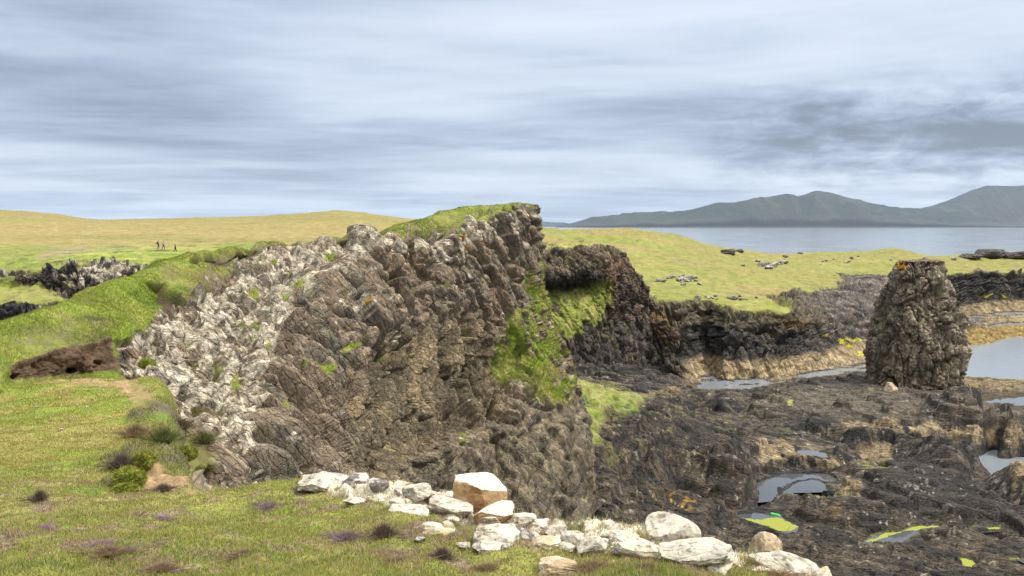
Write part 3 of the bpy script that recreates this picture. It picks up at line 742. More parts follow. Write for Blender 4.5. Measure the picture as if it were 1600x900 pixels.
    M_ALG = plain_mat('algae', (.25, .27, .04), .8)
    labs = ['still dark pool mirroring the sky beside the tan rock ledge', 'small pool mostly covered by bright yellow green algae', 'long narrow pale pool edged with yellow algae', 'thin algae-edged pool continuing right of the long pale pool',
            'tiny yellow green algae pool at the bottom right', 'narrow algae-edged pool at the right edge', 'small shallow pool behind the tan ledge', 'shallow bright tide pool right of the sea stack foot']
    for (poly_, bed, lev), lab in zip(pools, labs):
        cx = sum(a for a, b in poly_) / len(poly_); cy = sum(b for a, b in poly_) / len(poly_)
        vs = []
        for (a, b) in poly_:
            a2, b2 = cx + (a - cx) * 1.22, cy + (b - cy) * 1.5
            D = Dz(a2, b2, lev); vs.append(P(a2, b2, D))
        me = bpy.data.meshes.new('rock_pool'); me.from_pydata(vs, [], [list(range(len(vs)))]); me.update()
        link('rock_pool', me, M_ALG if lab.startswith('tiny') else M_POOL, kind='structure', label=lab)
    # algae films floating on pools
    films = [([(1150,808),(1185,812),(1215,808),(1248,823),(1232,831),(1205,828),(1185,818),(1160,812)], 2.262, 'bright yellow green algae film on the small pool'),
             ([(1352,846),(1395,829),(1440,822),(1486,822),(1480,826),(1440,826),(1400,833),(1365,846)], 2.212, 'yellow algae fringe along the far side of the long pool'),
             ([(1495,830),(1520,826),(1564,822),(1562,827),(1530,829),(1505,831)], 2.212, 'yellow algae filling the thin pool right of the long pool'),
             ([(1566,866),(1600,864),(1640,868),(1610,871),(1580,869)], 2.162, 'yellow algae on the pool at the right edge')]
    for poly_, lev, lab in films:
        vs = []; m_ = len(poly_)
        for i in range(m_):
            a, b = poly_[i]; a2, b2 = poly_[(i + 1) % m_]
            for t in (0, .14, .28, .42, .56, .7, .85):
                xx, yy = a + (a2 - a) * t + random.uniform(-3.5, 3.5), b + (b2 - b) * t + random.uniform(-1.1, 1.1)
                vs.append(P(xx, yy, Dz(xx, yy, lev)))
        me = bpy.data.meshes.new('algae'); me.from_pydata(vs, [], [list(range(len(vs)))]); me.update()
        link('algae', me, M_ALG, kind='stuff', label=lab, category='algae')
shore()

# ------------------------------------------------------------------ 4. far coast, knoll, reef
def farcoast():
    T = [ # px, (py,D) * rows: a b c d e f g h
     (640, [(600,215),(585,224),(575,228),(530,236),(475,244),(450,262),(400,330),(360,430)]),
     (820, [(600,215),(588,222),(577,227),(530,234),(477,243),(450,262),(400,330),(357,420)]),
     (900, [(602,211),(590,218),(577,222),(530,231),(476,241),(450,262),(398,330),(358,420)]),
     (960, [(602,210),(590,217),(576,221),(532,229),(474,239),(446,264),(398,335),(358,420)]),
     (1020,[(602,210),(590,217),(574,221),(534,228),(472,238),(446,264),(400,338),(362,430)]),
     (1070,[(604,208),(592,215),(570,220),(536,226),(474,236),(450,262),(405,340),(371,440)]),
     (1112,[(602,210),(590,220),(572,229),(535,240),(482,243),(455,264),(410,340),(384,445)]),
     (1130,[(604,208),(594,215),(566,219),(532,226),(484,236),(457,264),(412,340),(388,448)]),
     (1180,[(602,210),(590,217),(561,221),(528,227),(482,236),(460,264),(420,338),(394,450)]),
     (1230,[(596,215),(586,222),(556,226),(524,233),(487,240),(462,268),(424,340),(398,455)]),
     (1275,[(590,221),(582,228),(554,233),(530,240),(496,249),(460,285),(425,350),(395,470)]),
     (1315,[(586,225),(577,233),(556,241),(534,250),(496,268),(458,298),(425,355),(394,475)]),
     (1355,[(580,230),(570,240),(558,247),(530,260),(480,288),(442,320),(420,365),(392,480)]),
     (1400,[(575,235),(564,248),(550,257),(520,275),(462,310),(432,345),(411,385),(389,485)]),
     (1450,[(566,243),(552,262),(536,276),(505,300),(450,338),(427,365),(412,395),(399,470)]),
     (1490,[(530,300),(510,333),(490,350),(465,366),(428,380),(419,400),(410,430),(399,465)]),
     (1530,[(510,330),(492,372),(481,384),(452,394),(425,402),(416,420),(407,445),(398,470)]),
     (1570,[(500,345),(488,385),(473,396),(455,402),(428,408),(416,425),(405,450),(396,475)]),
     (1620,[(500,345),(487,388),(473,398),(455,403),(428,410),(416,425),(405,450),(396,475)]),
     (1900,[(500,345),(487,388),(473,398),(450,403),(424,411),(415,425),(407,450),(398,475)]),
    ]
    C = []
    for px, r in T:
        pts = [np.array(P(px, *q)) for q in r]
        a = pts[0].copy(); a[2] = -3; a[1] -= 3
        b1 = pts[-1] * np.array([1.08, 1.08, 1]) + np.array([0, 0, -5]); b2 = pts[-1] * np.array([1.35, 1.35, 0]) + np.array([0, 0, -3])
        C.append([a] + pts + [b1, b2])
    nu = [10, 30, 40, 40, 40, 36, 20, 36, 36, 34, 34, 34, 34, 30, 28, 26, 28, 30, 14]
    nv = [4, 16, 44, 80, 90, 40, 50, 60, 10, 4]
    g = loft(C, nu, nv); sh = g.shape[:2]; n = grid_normals(g).reshape(-1, 3); p = g.reshape(-1, 3)
    n *= np.sign(n[:, 2].mean()); px, py = proj(p)
    wob = fbm(p, 14, 4, 301); w2 = fbm(p, 4, 4, 302); fin = fbm(p, 1.2, 3, 303)
    qx, qy = px + wob * 16 + w2 * 8, py + w2 * 3.5 + wob * 4
    grass = polym(qx, qy, [(500,300),(1000,340),(1500,380),(1900,380),(1900,414),(1600,427),(1540,427),(1470,427),(1440,422),(1400,428),(1330,430),(1300,446),(1260,458),(1200,462),(1200,470),(1240,480),(1225,488),(1160,484),(1130,478),(1100,472),(1000,468),(500,470)], 3)
    vid = np.tile(np.arange(sh[1]), sh[0])
    grass = np.where(vid > 384, sst(n[:, 2], .5, .7), grass)
    rk = 1 - grass
    R, t = rock(p, basis((.25, -.25, -1), (0, -1, .4)), [(12, 5, 6, 2.2), (4.5, 2.0, 2.4, .8), (1.6, .9, 1.1, .2)], 310, crack=.8, tilt=.8)
    ss = (p[:, 2] + wob * 1.0) / 3.4; fr_ = ss - np.floor(ss); R = R + (sst(fr_, .3, .5) - fr_) * 1.1
    Rh, th_ = rock(p, basis((1, -.2, -.1), (0, -.3, 1)), [(14, 5, 2.2, 1.2), (5, 2.2, 1.1, .6), (1.8, .9, .6, .25)], 316, crack=.8)
    fb = sst(px + wob * 12, 1235, 1290) * sst(-px, -1500, -1470); R = R * (1 - fb) + Rh * fb; t = t * (1 - fb) + th_ * fb
    flatrk = sst(px, 1240, 1300) * sst(-px, -1490, -1440)
    hum = wob * 1.1 * sst(p[:, 1], 260, 330) + w2 * .34 + fin * .12
    disp = rk * (R * (1 - .35 * flatrk)) + grass * hum
    disp *= sst(p[:, 2], -3, 1) * .6 + .4
    disp *= 1 - .72 * sst(-p[:, 2], -6.5, -4) * sst(px, 1040, 1080)
    p2 = p + n * disp[:, None]
    z = p2[:, 2]
    gold = sst(fbm(p * np.array([.6, 1.5, 1]), 26, 4, 331) + .4 * w2, -.25, .35)
    gold *= 1 - .85 * polym(qx, qy, [(1000,470),(1010,430),(1080,440),(1180,465),(1260,485),(1100,480)], 8)
    gold *= 1 - .8 * polym(qx, qy, [(1060,376),(1200,405),(1500,380),(1900,380),(1900,420),(1400,425),(1250,415),(1130,405)], 8)
    gr = grass_col(p, px, py, 333, gold=.18 + gold * .65, size=16)
    c = mix(R_DARK * 1.25, np.array([.105, .09, .07]), sst(w2 + t * .5, -.2, .7))
    upper = sst(-(py + wob * 10 + w2 * 8), -522, -495) * (px < 1300)
    c = mix(c, mix(np.array([.18, .145, .085]), R_DARK * 1.8, sst(w2 + fin * .4, -.3, .5)), upper * .75)
    c = mix(c, np.array([.22, .22, .07]), upper * sst(fin + w2 * .6, .3, .7) * .7)
    c = mix(c, mix(np.array([.20, .16, .13]), R_DARK * 2.0, sst(w2 * .8 + fin * .6, -.2, .5)), flatrk * sst(-py, -520, -470) * .9)
    st_ = fbm(p * np.array([.25, .9, 2.6]), 3.0, 4, 350)
    c = mix(c, np.array([.25, .20, .165]), flatrk * sst(st_ + t * .3, .05, .5) * .8); c = mix(c, R_DARK, flatrk * sst(-st_, .1, .6) * .7)
    band = sst(-(z + w2 * .5), -5.0, -3.2) * sst(px, 1050, 1090) + sst(-(z + w2 * .6), -3.5, -2.2) * sst(px, 1400, 1460)
    c = mix(c, R_TAN * (1.2 + .45 * fin)[:, None], np.clip(band, 0, 1) * sst(z, .15, .5) * .85)
    rust = polym(qx, qy, [(1020,492),(1050,490),(1062,530),(1030,540)], 5) + polym(qx, qy, [(1180,486),(1290,500),(1260,520),(1190,505)], 8) * .6
    c = mix(c, np.array([.24, .14, .05]), np.clip(rust, 0, 1) * sst(fin, -.5, .4) * .7)
    c = mix(c, np.array([.42, .38, .33]), sst(fin + .5 * w2, .65, .9) * .5 * sst(-py, -500, -440))
    for (ox, oy, orr) in [(1043,549,4),(923,560,5),(915,562,3),(1295,524,8),(1322,532,11),(1340,531,7),(1330,540,7),(1345,552,9),(1542,461,5),(1570,464,9),(1597,469,4)]:
        c = mix(c, np.array([.5, .46, .03]), sst(-np.hypot(px - ox + fin * 3, (py - oy) * 2.2 + w2 * 4) / orr, -1.1, -.6) * sst(fin, -.5, 0))
    gr = mix(gr, mix(G_OLIVE * 1.0, G_GOLD * .85, sst(w2 + wob, -.4, .5)), .35)
    # rock outcrops through turf
    oc = sst(fbm(p * np.array([.7, 1.4, 1]), 9, 4, 340) + .3 * fin, .72, .9) * sst(py, 388, 400) * .6
    gr = mix(gr, np.array([.2, .17, .14]), oc)
    c = mix(gr, c, rk)
    g2 = p2.reshape(*sh, 3)
    link('far_headland', grid_mesh('far_headland', g2, c, smooth=True, extra=rk), M_FAR, kind='structure', label='grassy far headland ending in dark sea cliffs and a tan tide band')
    reg(g2)
    # knoll
    T = [
     (760, [(380,212),(395,204),(430,197),(446,201),(480,196),(520,190),(640,178)]),
     (820, [(381,212),(393,204),(430,197),(447,202),(476,197),(515,192),(640,180)]),
     (860, [(383,213),(392,206),(432,199),(450,205),(474,200),(505,197),(615,190)]),
     (900, [(381,215),(390,208),(430,201),(446,208),(472,203),(502,200),(600,197)]),
     (935, [(383,219),(393,212),(430,205),(445,209),(472,207),(500,206),(600,203)]),
     (955, [(388,222),(399,215),(428,209),(448,210),(474,211),(500,212),(600,208)]),
     (975, [(402,226),(412,220),(434,216),(452,216),(474,217),(500,219),(600,214)]),
     (998, [(432,231),(440,227),(454,224),(463,224),(476,226),(500,226),(600,219)]),
     (1012,[(456,237),(459,235),(464,232),(469,231),(478,232),(505,230),(600,222)]),
     (1030,[(478,242),(480,240),(484,238),(488,237),(495,236),(520,234),(600,226)]),
    ]
    C = []
    for px_, r in T:
        pts = [np.array(P(px_, *q)) for q in r]
        b1 = pts[0] + np.array([0, 16, -2.0]); b2 = pts[0] + np.array([0, 50, -14.])
        C.append([b2, b1] + pts)
    g = loft(C, [14, 34, 34, 34, 26, 26, 28, 18, 16], [5, 22, 26, 60, 36, 46, 46, 40]); sh = g.shape[:2]
    n = grid_normals(g).reshape(-1, 3); p = g.reshape(-1, 3); n *= np.sign((n @ np.array([0, -1., .6])).mean()); px, py = proj(p)
    wob = fbm(p, 8, 4, 361); w2 = fbm(p, 2.5, 4, 362); fin = fbm(p, .9, 3, 363)
    R, t = rock(p, basis((.5, 0, -1), (0, -1, .2)), [(8, 3, 4, 1.2), (3, 1.1, 1.6, .6), (1.2, .6, .8, .25)], 370, crack=.8)
    grl = polym(px + wob * 9 + w2 * 5, py + w2 * 4, [(820,452),(880,452),(950,438),(958,455),(950,500),(900,530),(820,540)], 5)
    top = sst(n[:, 2], .93, .98) * sst(-py, -398, -390) * sst(w2 + .3, -.2, .2)
    vg = np.clip(grl * sst(w2 + .6, 0, .4) + top, 0, 1)
    p2 = p + n * (R * .8 * (1 - .7 * vg) + w2 * .2)[:, None]
    c = mix(np.array([.20, .15, .105]), np.array([.09, .075, .06]), sst(w2 + t * .5, -.1, .7))
    c = mix(c, np.array([.26, .16, .09]), polym(px + w2 * 8, py, [(945,395),(965,405),(962,450),(940,470),(945,430)], 5) * .7)
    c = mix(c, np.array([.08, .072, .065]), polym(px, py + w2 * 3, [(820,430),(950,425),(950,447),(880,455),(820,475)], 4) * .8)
    c = mix(c, np.array([.4, .35, .28]), sst(fin + .5 * w2, .5, .8) * .55 * sst(-py, -432, -415))
    c = mix(c, G_OLIVE * .8, sst(w2 - .3 * fin, .2, .6) * .5 * sst(-py, -430, -410))
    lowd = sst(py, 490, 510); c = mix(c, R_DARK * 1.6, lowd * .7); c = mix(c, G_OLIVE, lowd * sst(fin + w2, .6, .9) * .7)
    vc = mix(G_BRIGHT * .9, G_YEL, sst(w2, -.3, .4)); c = mix(c, vc, vg)
    g2 = p2.reshape(*sh, 3)
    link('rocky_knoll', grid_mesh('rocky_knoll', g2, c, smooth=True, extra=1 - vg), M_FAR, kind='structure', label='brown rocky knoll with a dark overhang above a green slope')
    reg(g2)
    # reef
    T = [(1400,[(575,235),(560,250),(545,258),(490,285),(480,300),(505,335),(500,360)]), (1450,[(566,243),(555,262),(540,270),(484,295),(476,310),(500,345),(490,370)]), (1492,[(552,262),(541,277),(527,285),(490,302),(484,315),(500,350),(505,360)]),
         (1515,[(546,270),(539,280),(524,288),(505,302),(502,314),(508,340),(520,345)]), (1540,[(545,271),(538,282),(521,292),(513,303),(511,316),(512,332),(520,338)]), (1580,[(540,277),(528,299),(517,307),(512,314),(510,325),(509,338),(516,342)]),
         (1640,[(538,280),(527,300),(516,308),(511,315),(509,326),(508,340),(514,345)]), (1900,[(538,280),(527,300),(516,308),(511,315),(509,326),(508,340),(514,345)])]
    C = []
    for px_, r in T:
        pts = [np.array(P(px_, *q)) for q in r]; a = pts[0].copy(); a[2] = -3; e = pts[-1].copy(); e[2] = -3
        C.append([a] + pts[1:-1] + [e])
    g = loft(C, [20, 40, 30, 30, 40, 50, 20], [14, 26, 40, 20, 20, 10]); sh = g.shape[:2]
    n = grid_normals(g).reshape(-1, 3); p = g.reshape(-1, 3); n *= np.sign(n[:, 2].mean()); px, py = proj(p)
    w2 = fbm(p, 3, 4, 382); fin = fbm(p, .9, 3, 383)
    R, t = rock(p, basis((1, .1, -.3), (0, -.5, .8)), [(6, 3, 4, 1.0), (2, 1, 1.4, .5), (.9, .5, .7, .25)], 390)
    p2 = p + n * (R * (.3 + .5 * sst(p[:, 2], 1, 5)))[:, None]
    c = mix(R_DARK * 1.2, np.array([.075, .068, .06]), sst(w2 + t * .5, -.2, .7))
    c = mix(c, np.array([.34, .235, .08]) * (1 + .4 * fin)[:, None], sst(-(p2[:, 2] + w2 * .6), -4.2, -2.8) * .9)
    g2 = p2.reshape(*sh, 3)
    link('low_reef', grid_mesh('low_reef', g2, c, smooth=True, extra=np.ones(len(p))), M_FAR, kind='structure', label='low dark reef with golden weed edge in the bay')
    reg(g2)
farcoast()

# ------------------------------------------------------------------ 5. moor on the left
def moor():
    base = {'a': (640, 98), 'b': (520, 108), 'c': (476, 112), 'd': (455, 117), 'e': (447, 120), 'f': (424, 123), 'g': (400, 150), 'h': (378, 212), 'i': (357, 350)}
    T = [(-900, {}, (328, 500)), (-300, {}, (324, 500)), (0, {}, (329, 500)), (45, {'f': (421, 123)}, (331, 515)), (95, {'e': (455, 118), 'f': (414, 122)}, (336, 560)), (125, {'e': (463, 117), 'f': (411, 122), 'd': (466, 114)}, (341, 640)),
         (165, {'e': (462, 119), 'f': (413, 125), 'd': (466, 116)}, (344, 700)), (215, {'e': (452, 126), 'f': (417, 130), 'd': (462, 120)}, (343, 680)), (260, {'e': (440, 134), 'f': (412, 138), 'd': (456, 124)}, (342, 660)),
         (330, {'e': (432, 142), 'f': (408, 147), 'g': (398, 165)}, (340, 640)), (400, {'e': (432, 142), 'f': (408, 147), 'g': (398, 165)}, (338, 600)), (455, {'g': (398, 165), 'f': (408, 147), 'i': (355, 350)}, (335, 570)),
         (500, {'g': (398, 165), 'f': (408, 147), 'i': (355, 350)}, (331, 550)), (530, {'g': (398, 165), 'i': (354, 350)}, (329, 545)), (565, {'g': (398, 165), 'i': (355, 350)}, (332, 550)), (610, {'g': (398, 165)}, (339, 580)), (680, {'g': (398, 165)}, (346, 640)), (800, {'g': (398, 165), 'i': (362, 350)}, (353, 600))]
    C = []
    for px, ov, j in T:
        d = dict(base); d.update(ov)
        pts = [np.array(P(px, *d[k])) for k in 'abcdefghi'] + [np.array(P(px, *j))]
        lo = pts[0].copy(); lo[2] = -2
        b = pts[-1] * np.array([1.15, 1.15, 1]) + np.array([0, 0, -12]); b2 = pts[-1] * np.array([1.6, 1.6, 0]) + np.array([0, 0, -2])
        C.append([lo] + pts + [b, b2])
    nu = [6, 20, 36, 40, 26, 34, 40, 36, 44, 44, 36, 30, 24, 26, 30, 26, 16]
    nv = [4, 20, 50, 40, 20, 60, 60, 60, 60, 50, 6, 4]
    g = loft(C, nu, nv); sh = g.shape[:2]
    n = grid_normals(g).reshape(-1, 3); p = g.reshape(-1, 3); n *= np.sign(n[:, 2].mean()); px, py = proj(p)
    wob = fbm(p, 10, 4, 401); w2 = fbm(p, 3, 4, 402); fin = fbm(p, 1.0, 3, 403)
    qy = py + wob * 4 + w2 * 4; qx = px + wob * 8
    up = polym(qx, qy, [(-1200,428),(0,424),(60,424),(100,412),(160,410),(240,416),(260,430),(260,470),(100,470),(70,446),(0,446),(-1200,448)], 3)
    lo = sst(qy, 473, 479)
    rk = np.clip(up * sst(w2 + .5, -.1, .3) + lo, 0, 1)
    R, t = rock(p, basis((.3, 0, -1), (0, -1, .3)), [(5, 2.6, 3, 1.1), (2, 1, 1.4, .6), (.8, .5, .6, .28)], 410)
    lumps = w2 * .5 + fin * .12
    flat = sst(p[:, 1], 125, 200)
    disp = rk * R * .8 + (1 - rk) * (lumps * (1 - .7 * flat) + wob * .5 * flat)
    p2 = p + n * disp[:, None]
    gold = sst(-(py + wob * 7), -389, -378)
    gn = fbm(p * np.array([.35, 1, 1]), 20, 4, 421)
    gr = grass_col(p, px, py, 431, gold=gold * .95, size=9)
    gr = mix(gr, G_OLIVE * .9, gold * sst(gn, .0, .7) * .55)
    farg = sst(-py, -352, -344); gr = mix(gr, mix(G_OLIVE * 1.1, G_GOLD * .8, sst(wob, -.3, .5)), farg * .6)
    bare = polym(px + wob * 20, py + w2 * 3, [(80,388),(160,385),(230,388),(160,392),(110,402),(60,410),(50,402)], 4) * sst(w2, -.5, .2)
    gr = mix(gr, np.array([.26, .19, .13]), bare * .75)
    er = sst(fbm(p * np.array([.3, 1.2, 1]), 5, 4, 440), .55, .72) * polym(px, py, [(60,385),(330,385),(330,412),(0,425),(0,400)], 8)
    gr = mix(gr, PEAT * 1.2, er * .8)
    rc = mix(np.array([.13, .10, .08]), np.array([.06, .053, .048]), sst(w2 + t * .5, -.4, .4)); rc = mix(rc, R_DARK * 1.3, lo * .6)
    wh = polym(px + wob * 10, py + w2 * 3, [(108,408),(150,411),(210,412),(250,418),(220,435),(170,430),(168,455),(120,450),(98,446)], 5) + .8 * polym(px, py + w2 * 2, [(5,424),(40,422),(48,432),(10,434)], 3)
    rc = mix(rc, LICHEN, np.clip(wh, 0, 1) * sst(fin + w2 * .5, -.1, .3) * .85)
    rc = mix(rc, LICHEN * .8, sst(fin, .7, .85) * .5)
    c = mix(gr, rc, rk)
    g2 = p2.reshape(*sh, 3)
    link('moor_hills', grid_mesh('moor_hills', g2, c, smooth=True, extra=rk), M_FAR, kind='structure', label='golden moorland hills behind a small rocky inlet on the left')
    reg(g2)
moor()

# ------------------------------------------------------------------ 6. sea, distant islands
def sea():
    me = bpy.data.meshes.new('sea')
    e = 42000
    me.from_pydata([(-e, -300, 0), (e, -300, 0), (e, e, 0), (-e, e, 0)], [], [(0, 1, 2, 3)]); me.update()
    link('sea', me, water_mat('sea_water', (.19, .215, .235), .13, .5, .16, .25, (1, 1.6, 1)), kind='structure', label='calm pale grey blue sea')
    # sea bed far below keeps the inlet dark
    def isle(name, outline, D, depth, label, seed, cliff=.22):
        # outline: (px, py) silhouette; built as a real massif with front slopes, gullies and a back side
        xs = [o[0] for o in outline]
        C = []
        for (a, b) in outline:
            top = np.array(P(a, b, D + depth * .5)); h = max(top[2], 2.)
            fr = np.array(P(a, 355, D)); fr[2] = -2.5
            k = [(0, -2.5), (.02, h * .05), (.05, max(h * cliff, 6)), (.35, h * .48), (.7, h * .78), (1.0, h), (1.5, h * .55), (2.1, -2.5)]
            C.append([np.array([fr[0] + (top[0] - fr[0]) * t, fr[1] + (top[1] - fr[1]) * t, zz if t != 1 else h]) for t, zz in k])
        g = loft(C, max(10, int(420 / len(outline))), [8, 12, 40, 40, 40, 14, 8]); sh = g.shape[:2]
        n = grid_normals(g).reshape(-1, 3); p = g.reshape(-1, 3); n *= np.sign(n[:, 2].mean())
        hh = sst(p[:, 2], 0, 160)
        r = fbm(p * np.array([1, .45, .6]), 900, 6, seed, ridged=True); r2 = fbm(p, 260, 4, seed + 3)
        crest = sst(-np.abs(np.tile(np.arange(sh[1]), sh[0]) - 140), -40, 0)
        disp = (r * 95 + r2 * 34) * hh * (1 - .72 * crest)
        p2 = p + np.array([0, 0, 1.]) * disp[:, None] * .9
        p2[:, 2] = np.where(p[:, 2] > 3, np.maximum(p2[:, 2], 2), p2[:, 2])
        c = mix(np.array([.016, .026, .022]), np.array([.036, .042, .031]), sst(fbm(p, 500, 4, seed + 7), -.3, .5))
        g0 = grid_normals(p2.reshape(*sh, 3)).reshape(-1, 3); g0 *= np.sign(g0[:, 2].mean())
        c = mix(c, np.array([.045, .04, .042]), sst(-g0[:, 2], -.93, -.8) * .8)
        c = mix(c, np.array([.04, .035, .04]), sst(-p2[:, 2], -120, -60) * sst(r2 + r, -.3, .4) * .8)
        link(name, grid_mesh(name, p2.reshape(*sh, 3), c, smooth=True), M_ISLE, kind='structure', label=label)
    isle('distant_island', [(868,354),(885,350),(905,346),(935,342),(965,338),(1010,334),(1060,331),(1095,325),(1118,319),(1150,318),(1180,313),(1210,308),(1235,304),(1248,307),(1262,303),(1275,299),(1295,302),(1320,308),(1350,315),(1385,323),(1430,329),(1480,336),(1540,342),(1600,348),(1650,354)], 15000, 2600, 'long dark green island with a low rounded summit across the sea', 500)
    isle('distant_mountain', [(1330,354),(1380,342),(1430,328),(1465,319),(1490,310),(1515,300),(1540,293),(1560,291),(1580,293),(1600,292),(1650,296),(1720,312),(1800,330),(1900,354)], 18000, 3000, 'bluish mountain rising behind the island at the right edge', 540, .12)
    isle('distant_islet', [(800,353),(825,348),(845,346.5),(862,348),(885,349),(905,352.8)], 24000, 1500, 'low faint islet on the horizon left of the island', 560)
sea()

# ------------------------------------------------------------------ 7. sea stack
def stack():
    D0 = 199.0
    Ls = [(408,1403),(416,1396),(425,1392),(450,1384),(470,1376),(490,1369),(515,1362),(545,1359),(575,1356),(612,1356)]
    Rs = [(408,1473),(416,1476),(425,1475),(450,1481),(470,1487),(490,1499),(515,1505),(545,1508),(575,1503),(612,1504)]
    nth, nh = 620, 400
    ys = np.linspace(407, 618, nh)
    lx = np.interp(ys, *zip(*Ls)); rx = np.interp(ys, *zip(*Rs))
    th = np.linspace(0, 2 * math.pi, nth, endpoint=False)
    ring = []
    for k in range(nh):
        a = np.array(P(lx[k], ys[k], D0)); b = np.array(P(rx[k], ys[k], D0))
        c = (a + b) / 2; hw = (b[0] - a[0]) / 2 - .55
        ct, st = np.cos(th), np.sin(th)
        r = (np.abs(ct) ** 3 + np.abs(st / .85) ** 3) ** (-1 / 3)
        ring.append(np.stack([c[0] + hw * r * ct, D0 + hw * r * st, np.full(nth, c[2])], 1))
    g = np.stack(ring, 1)            # (nth, nh, 3), top first
    # cap rows
    top = g[:, 0]; cc = top.mean(0)
    caps = [cc + (top - cc) * s + np.array([0, 0, .5 * (1 - s)]) for s in (.02, .15, .3, .45, .6, .72, .83, .92, .97)]
    g = np.concatenate([np.stack(caps, 1), g], 1)
    gw = np.concatenate([g[-1:], g, g[:1]], 0)
    n = grid_normals(gw)[1:-1].reshape(-1, 3); p = g.reshape(-1, 3); sh = g.shape[:2]
    cen = np.array([cc[0], D0, 15]); n *= np.sign((n * (p - cen)).sum(1).mean())
    px, py = proj(p)
    big = fbm(p, 6, 4, 601); med = fbm(p, 1.8, 4, 602); fin = fbm(p, .6, 3, 603)
    R, t = rock(p, basis((0, .1, -1), (0, -1, 0)), [(8, 3.4, 3.6, 1.5), (3.2, 1.4, 1.6, .65), (1.1, .8, .8, .28)], 610, crack=.6, tilt=.8)
    R = soften(R, sh, 1, True) + fbm(p, .5, 3, 611) * .1
    disp = R * .85 + big * .7 + med * .2 - .2
    p2 = p + n * disp[:, None]
    p2[:, 2] = np.where(py < 409, p[:, 2] + disp * .25, p2[:, 2])
    c = mix(np.array([.22, .18, .125]), np.array([.46, .385, .27]), sst(med + t * .4 + .4 * sst(px, 1400, 1450), -.2, .9))  # pale tone also grows to the right: sunlit side painted into the colour
    c = mix(c, np.array([.07, .06, .05]), sst(big, .1, .8) * .6)
    c = mix(c, np.array([.10, .085, .065]), sst(-px, -1415, -1395) * .5)  # left face darkened in the colour, painted shade away from the sun
    c = mix(c, np.array([.33, .28, .2]), polym(px + med * 12, py + big * 8, [(1420,500),(1450,470),(1500,490),(1500,560),(1430,570),(1405,540)], 14) * sst(fin + med, -.5, .4) * .6)
    c = mix(c, np.array([.52, .47, .40]), sst(fin + .5 * med, .45, .75) * .6 * sst(-py, -560, -420))
    c = mix(c, np.array([.10, .14, .04]), sst(med + fin * .4, .45, .75) * .6 * sst(-px, -1400, -1380) * sst(-py, -520, -500))
    c = mix(c, G_OLIVE * .8, sst(fbm(p, 2.2, 3, 620), .55, .8) * .4)
    c = mix(c, np.array([.50, .25, .02]), sst(-np.hypot(px - 1408 + fin * 3, (py - 414) * 1.0 + med * 3) / 12, -1.1, -.7) * sst(fin + .4, -.2, .3))
    c = mix(c, np.array([.2, .13, .08]), sst(-py, -412, -409) * .6)
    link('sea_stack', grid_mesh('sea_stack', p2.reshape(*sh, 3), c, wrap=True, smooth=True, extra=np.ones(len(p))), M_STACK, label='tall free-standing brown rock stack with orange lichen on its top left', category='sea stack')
stack()

# ------------------------------------------------------------------ ray helper
class Hit:
    def __init__(s):
        s.t = []
        for g in TERR:
            st = max(1, int(round((g.shape[0] * g.shape[1] / 90000.0) ** .5)))
            q = g[::st, ::st]; nu, nv = q.shape[:2]
            idx = np.arange(nu * nv).reshape(nu, nv)
            f = np.stack([idx[:-1, :-1], idx[1:, :-1], idx[1:, 1:], idx[:-1, 1:]], -1).reshape(-1, 4)
            s.t.append(BVHTree.FromPolygons([tuple(v) for v in q.reshape(-1, 3).tolist()], f.tolist()))
    def __call__(s, px, py):
        o = Vector((0, 0, EYE)); d = (Vector(P(px, py, 10)) - o).normalized()
        best = None
        for t in s.t:
            h = t.ray_cast(o, d)
            if h[0] is not None and (best is None or h[3] < best[1]): best = (h[0], h[3], h[1])
        return best
HIT = Hit()

# ------------------------------------------------------------------ 8. boulders
def ico(sub):
    import bmesh
    bm = bmesh.new(); bmesh.ops.create_icosphere(bm, subdivisions=sub, radius=1)
    v = np.array([x.co[:] for x in bm.verts]); f = np.array([[x.index for x in fa.verts] for fa in bm.faces]); bm.free()
    return v, f
ICO = {k: ico(k) for k in (2, 3, 4, 5, 6)}

def rock_shape(seed, sub=5, ncut=14, box=0.0, rough=.07):
    rg = np.random.default_rng(seed)
    v, f = ICO[sub]; v = v.copy()
    if box > 0:
        e = 2 + box * 8
        r = (np.abs(v) ** e).sum(1) ** (-1 / e); v = v * r[:, None]
    for k in range(ncut):
        d = rg.normal(size=3); d /= np.linalg.norm(d); h = rg.uniform(.55, .88) * (1 + .25 * box)
        s = v @ d; over = np.maximum(s - h, 0); v -= d * (over * .94)[:, None]
    nn = v / np.linalg.norm(v, axis=1, keepdims=True)
    off = rg.uniform(0, 90, 3)
    v += nn * (fbm(v + off, .9, 4, seed) * rough + fbm(v + off, .22, 3, seed + 1) * rough * .35)[:, None]
    F1, F2, R, G = worley((v + off) * 1.6, seed)
    v -= nn * (np.exp(-(F2 - F1) / .04) * rough * .5)[:, None]
    return v, f

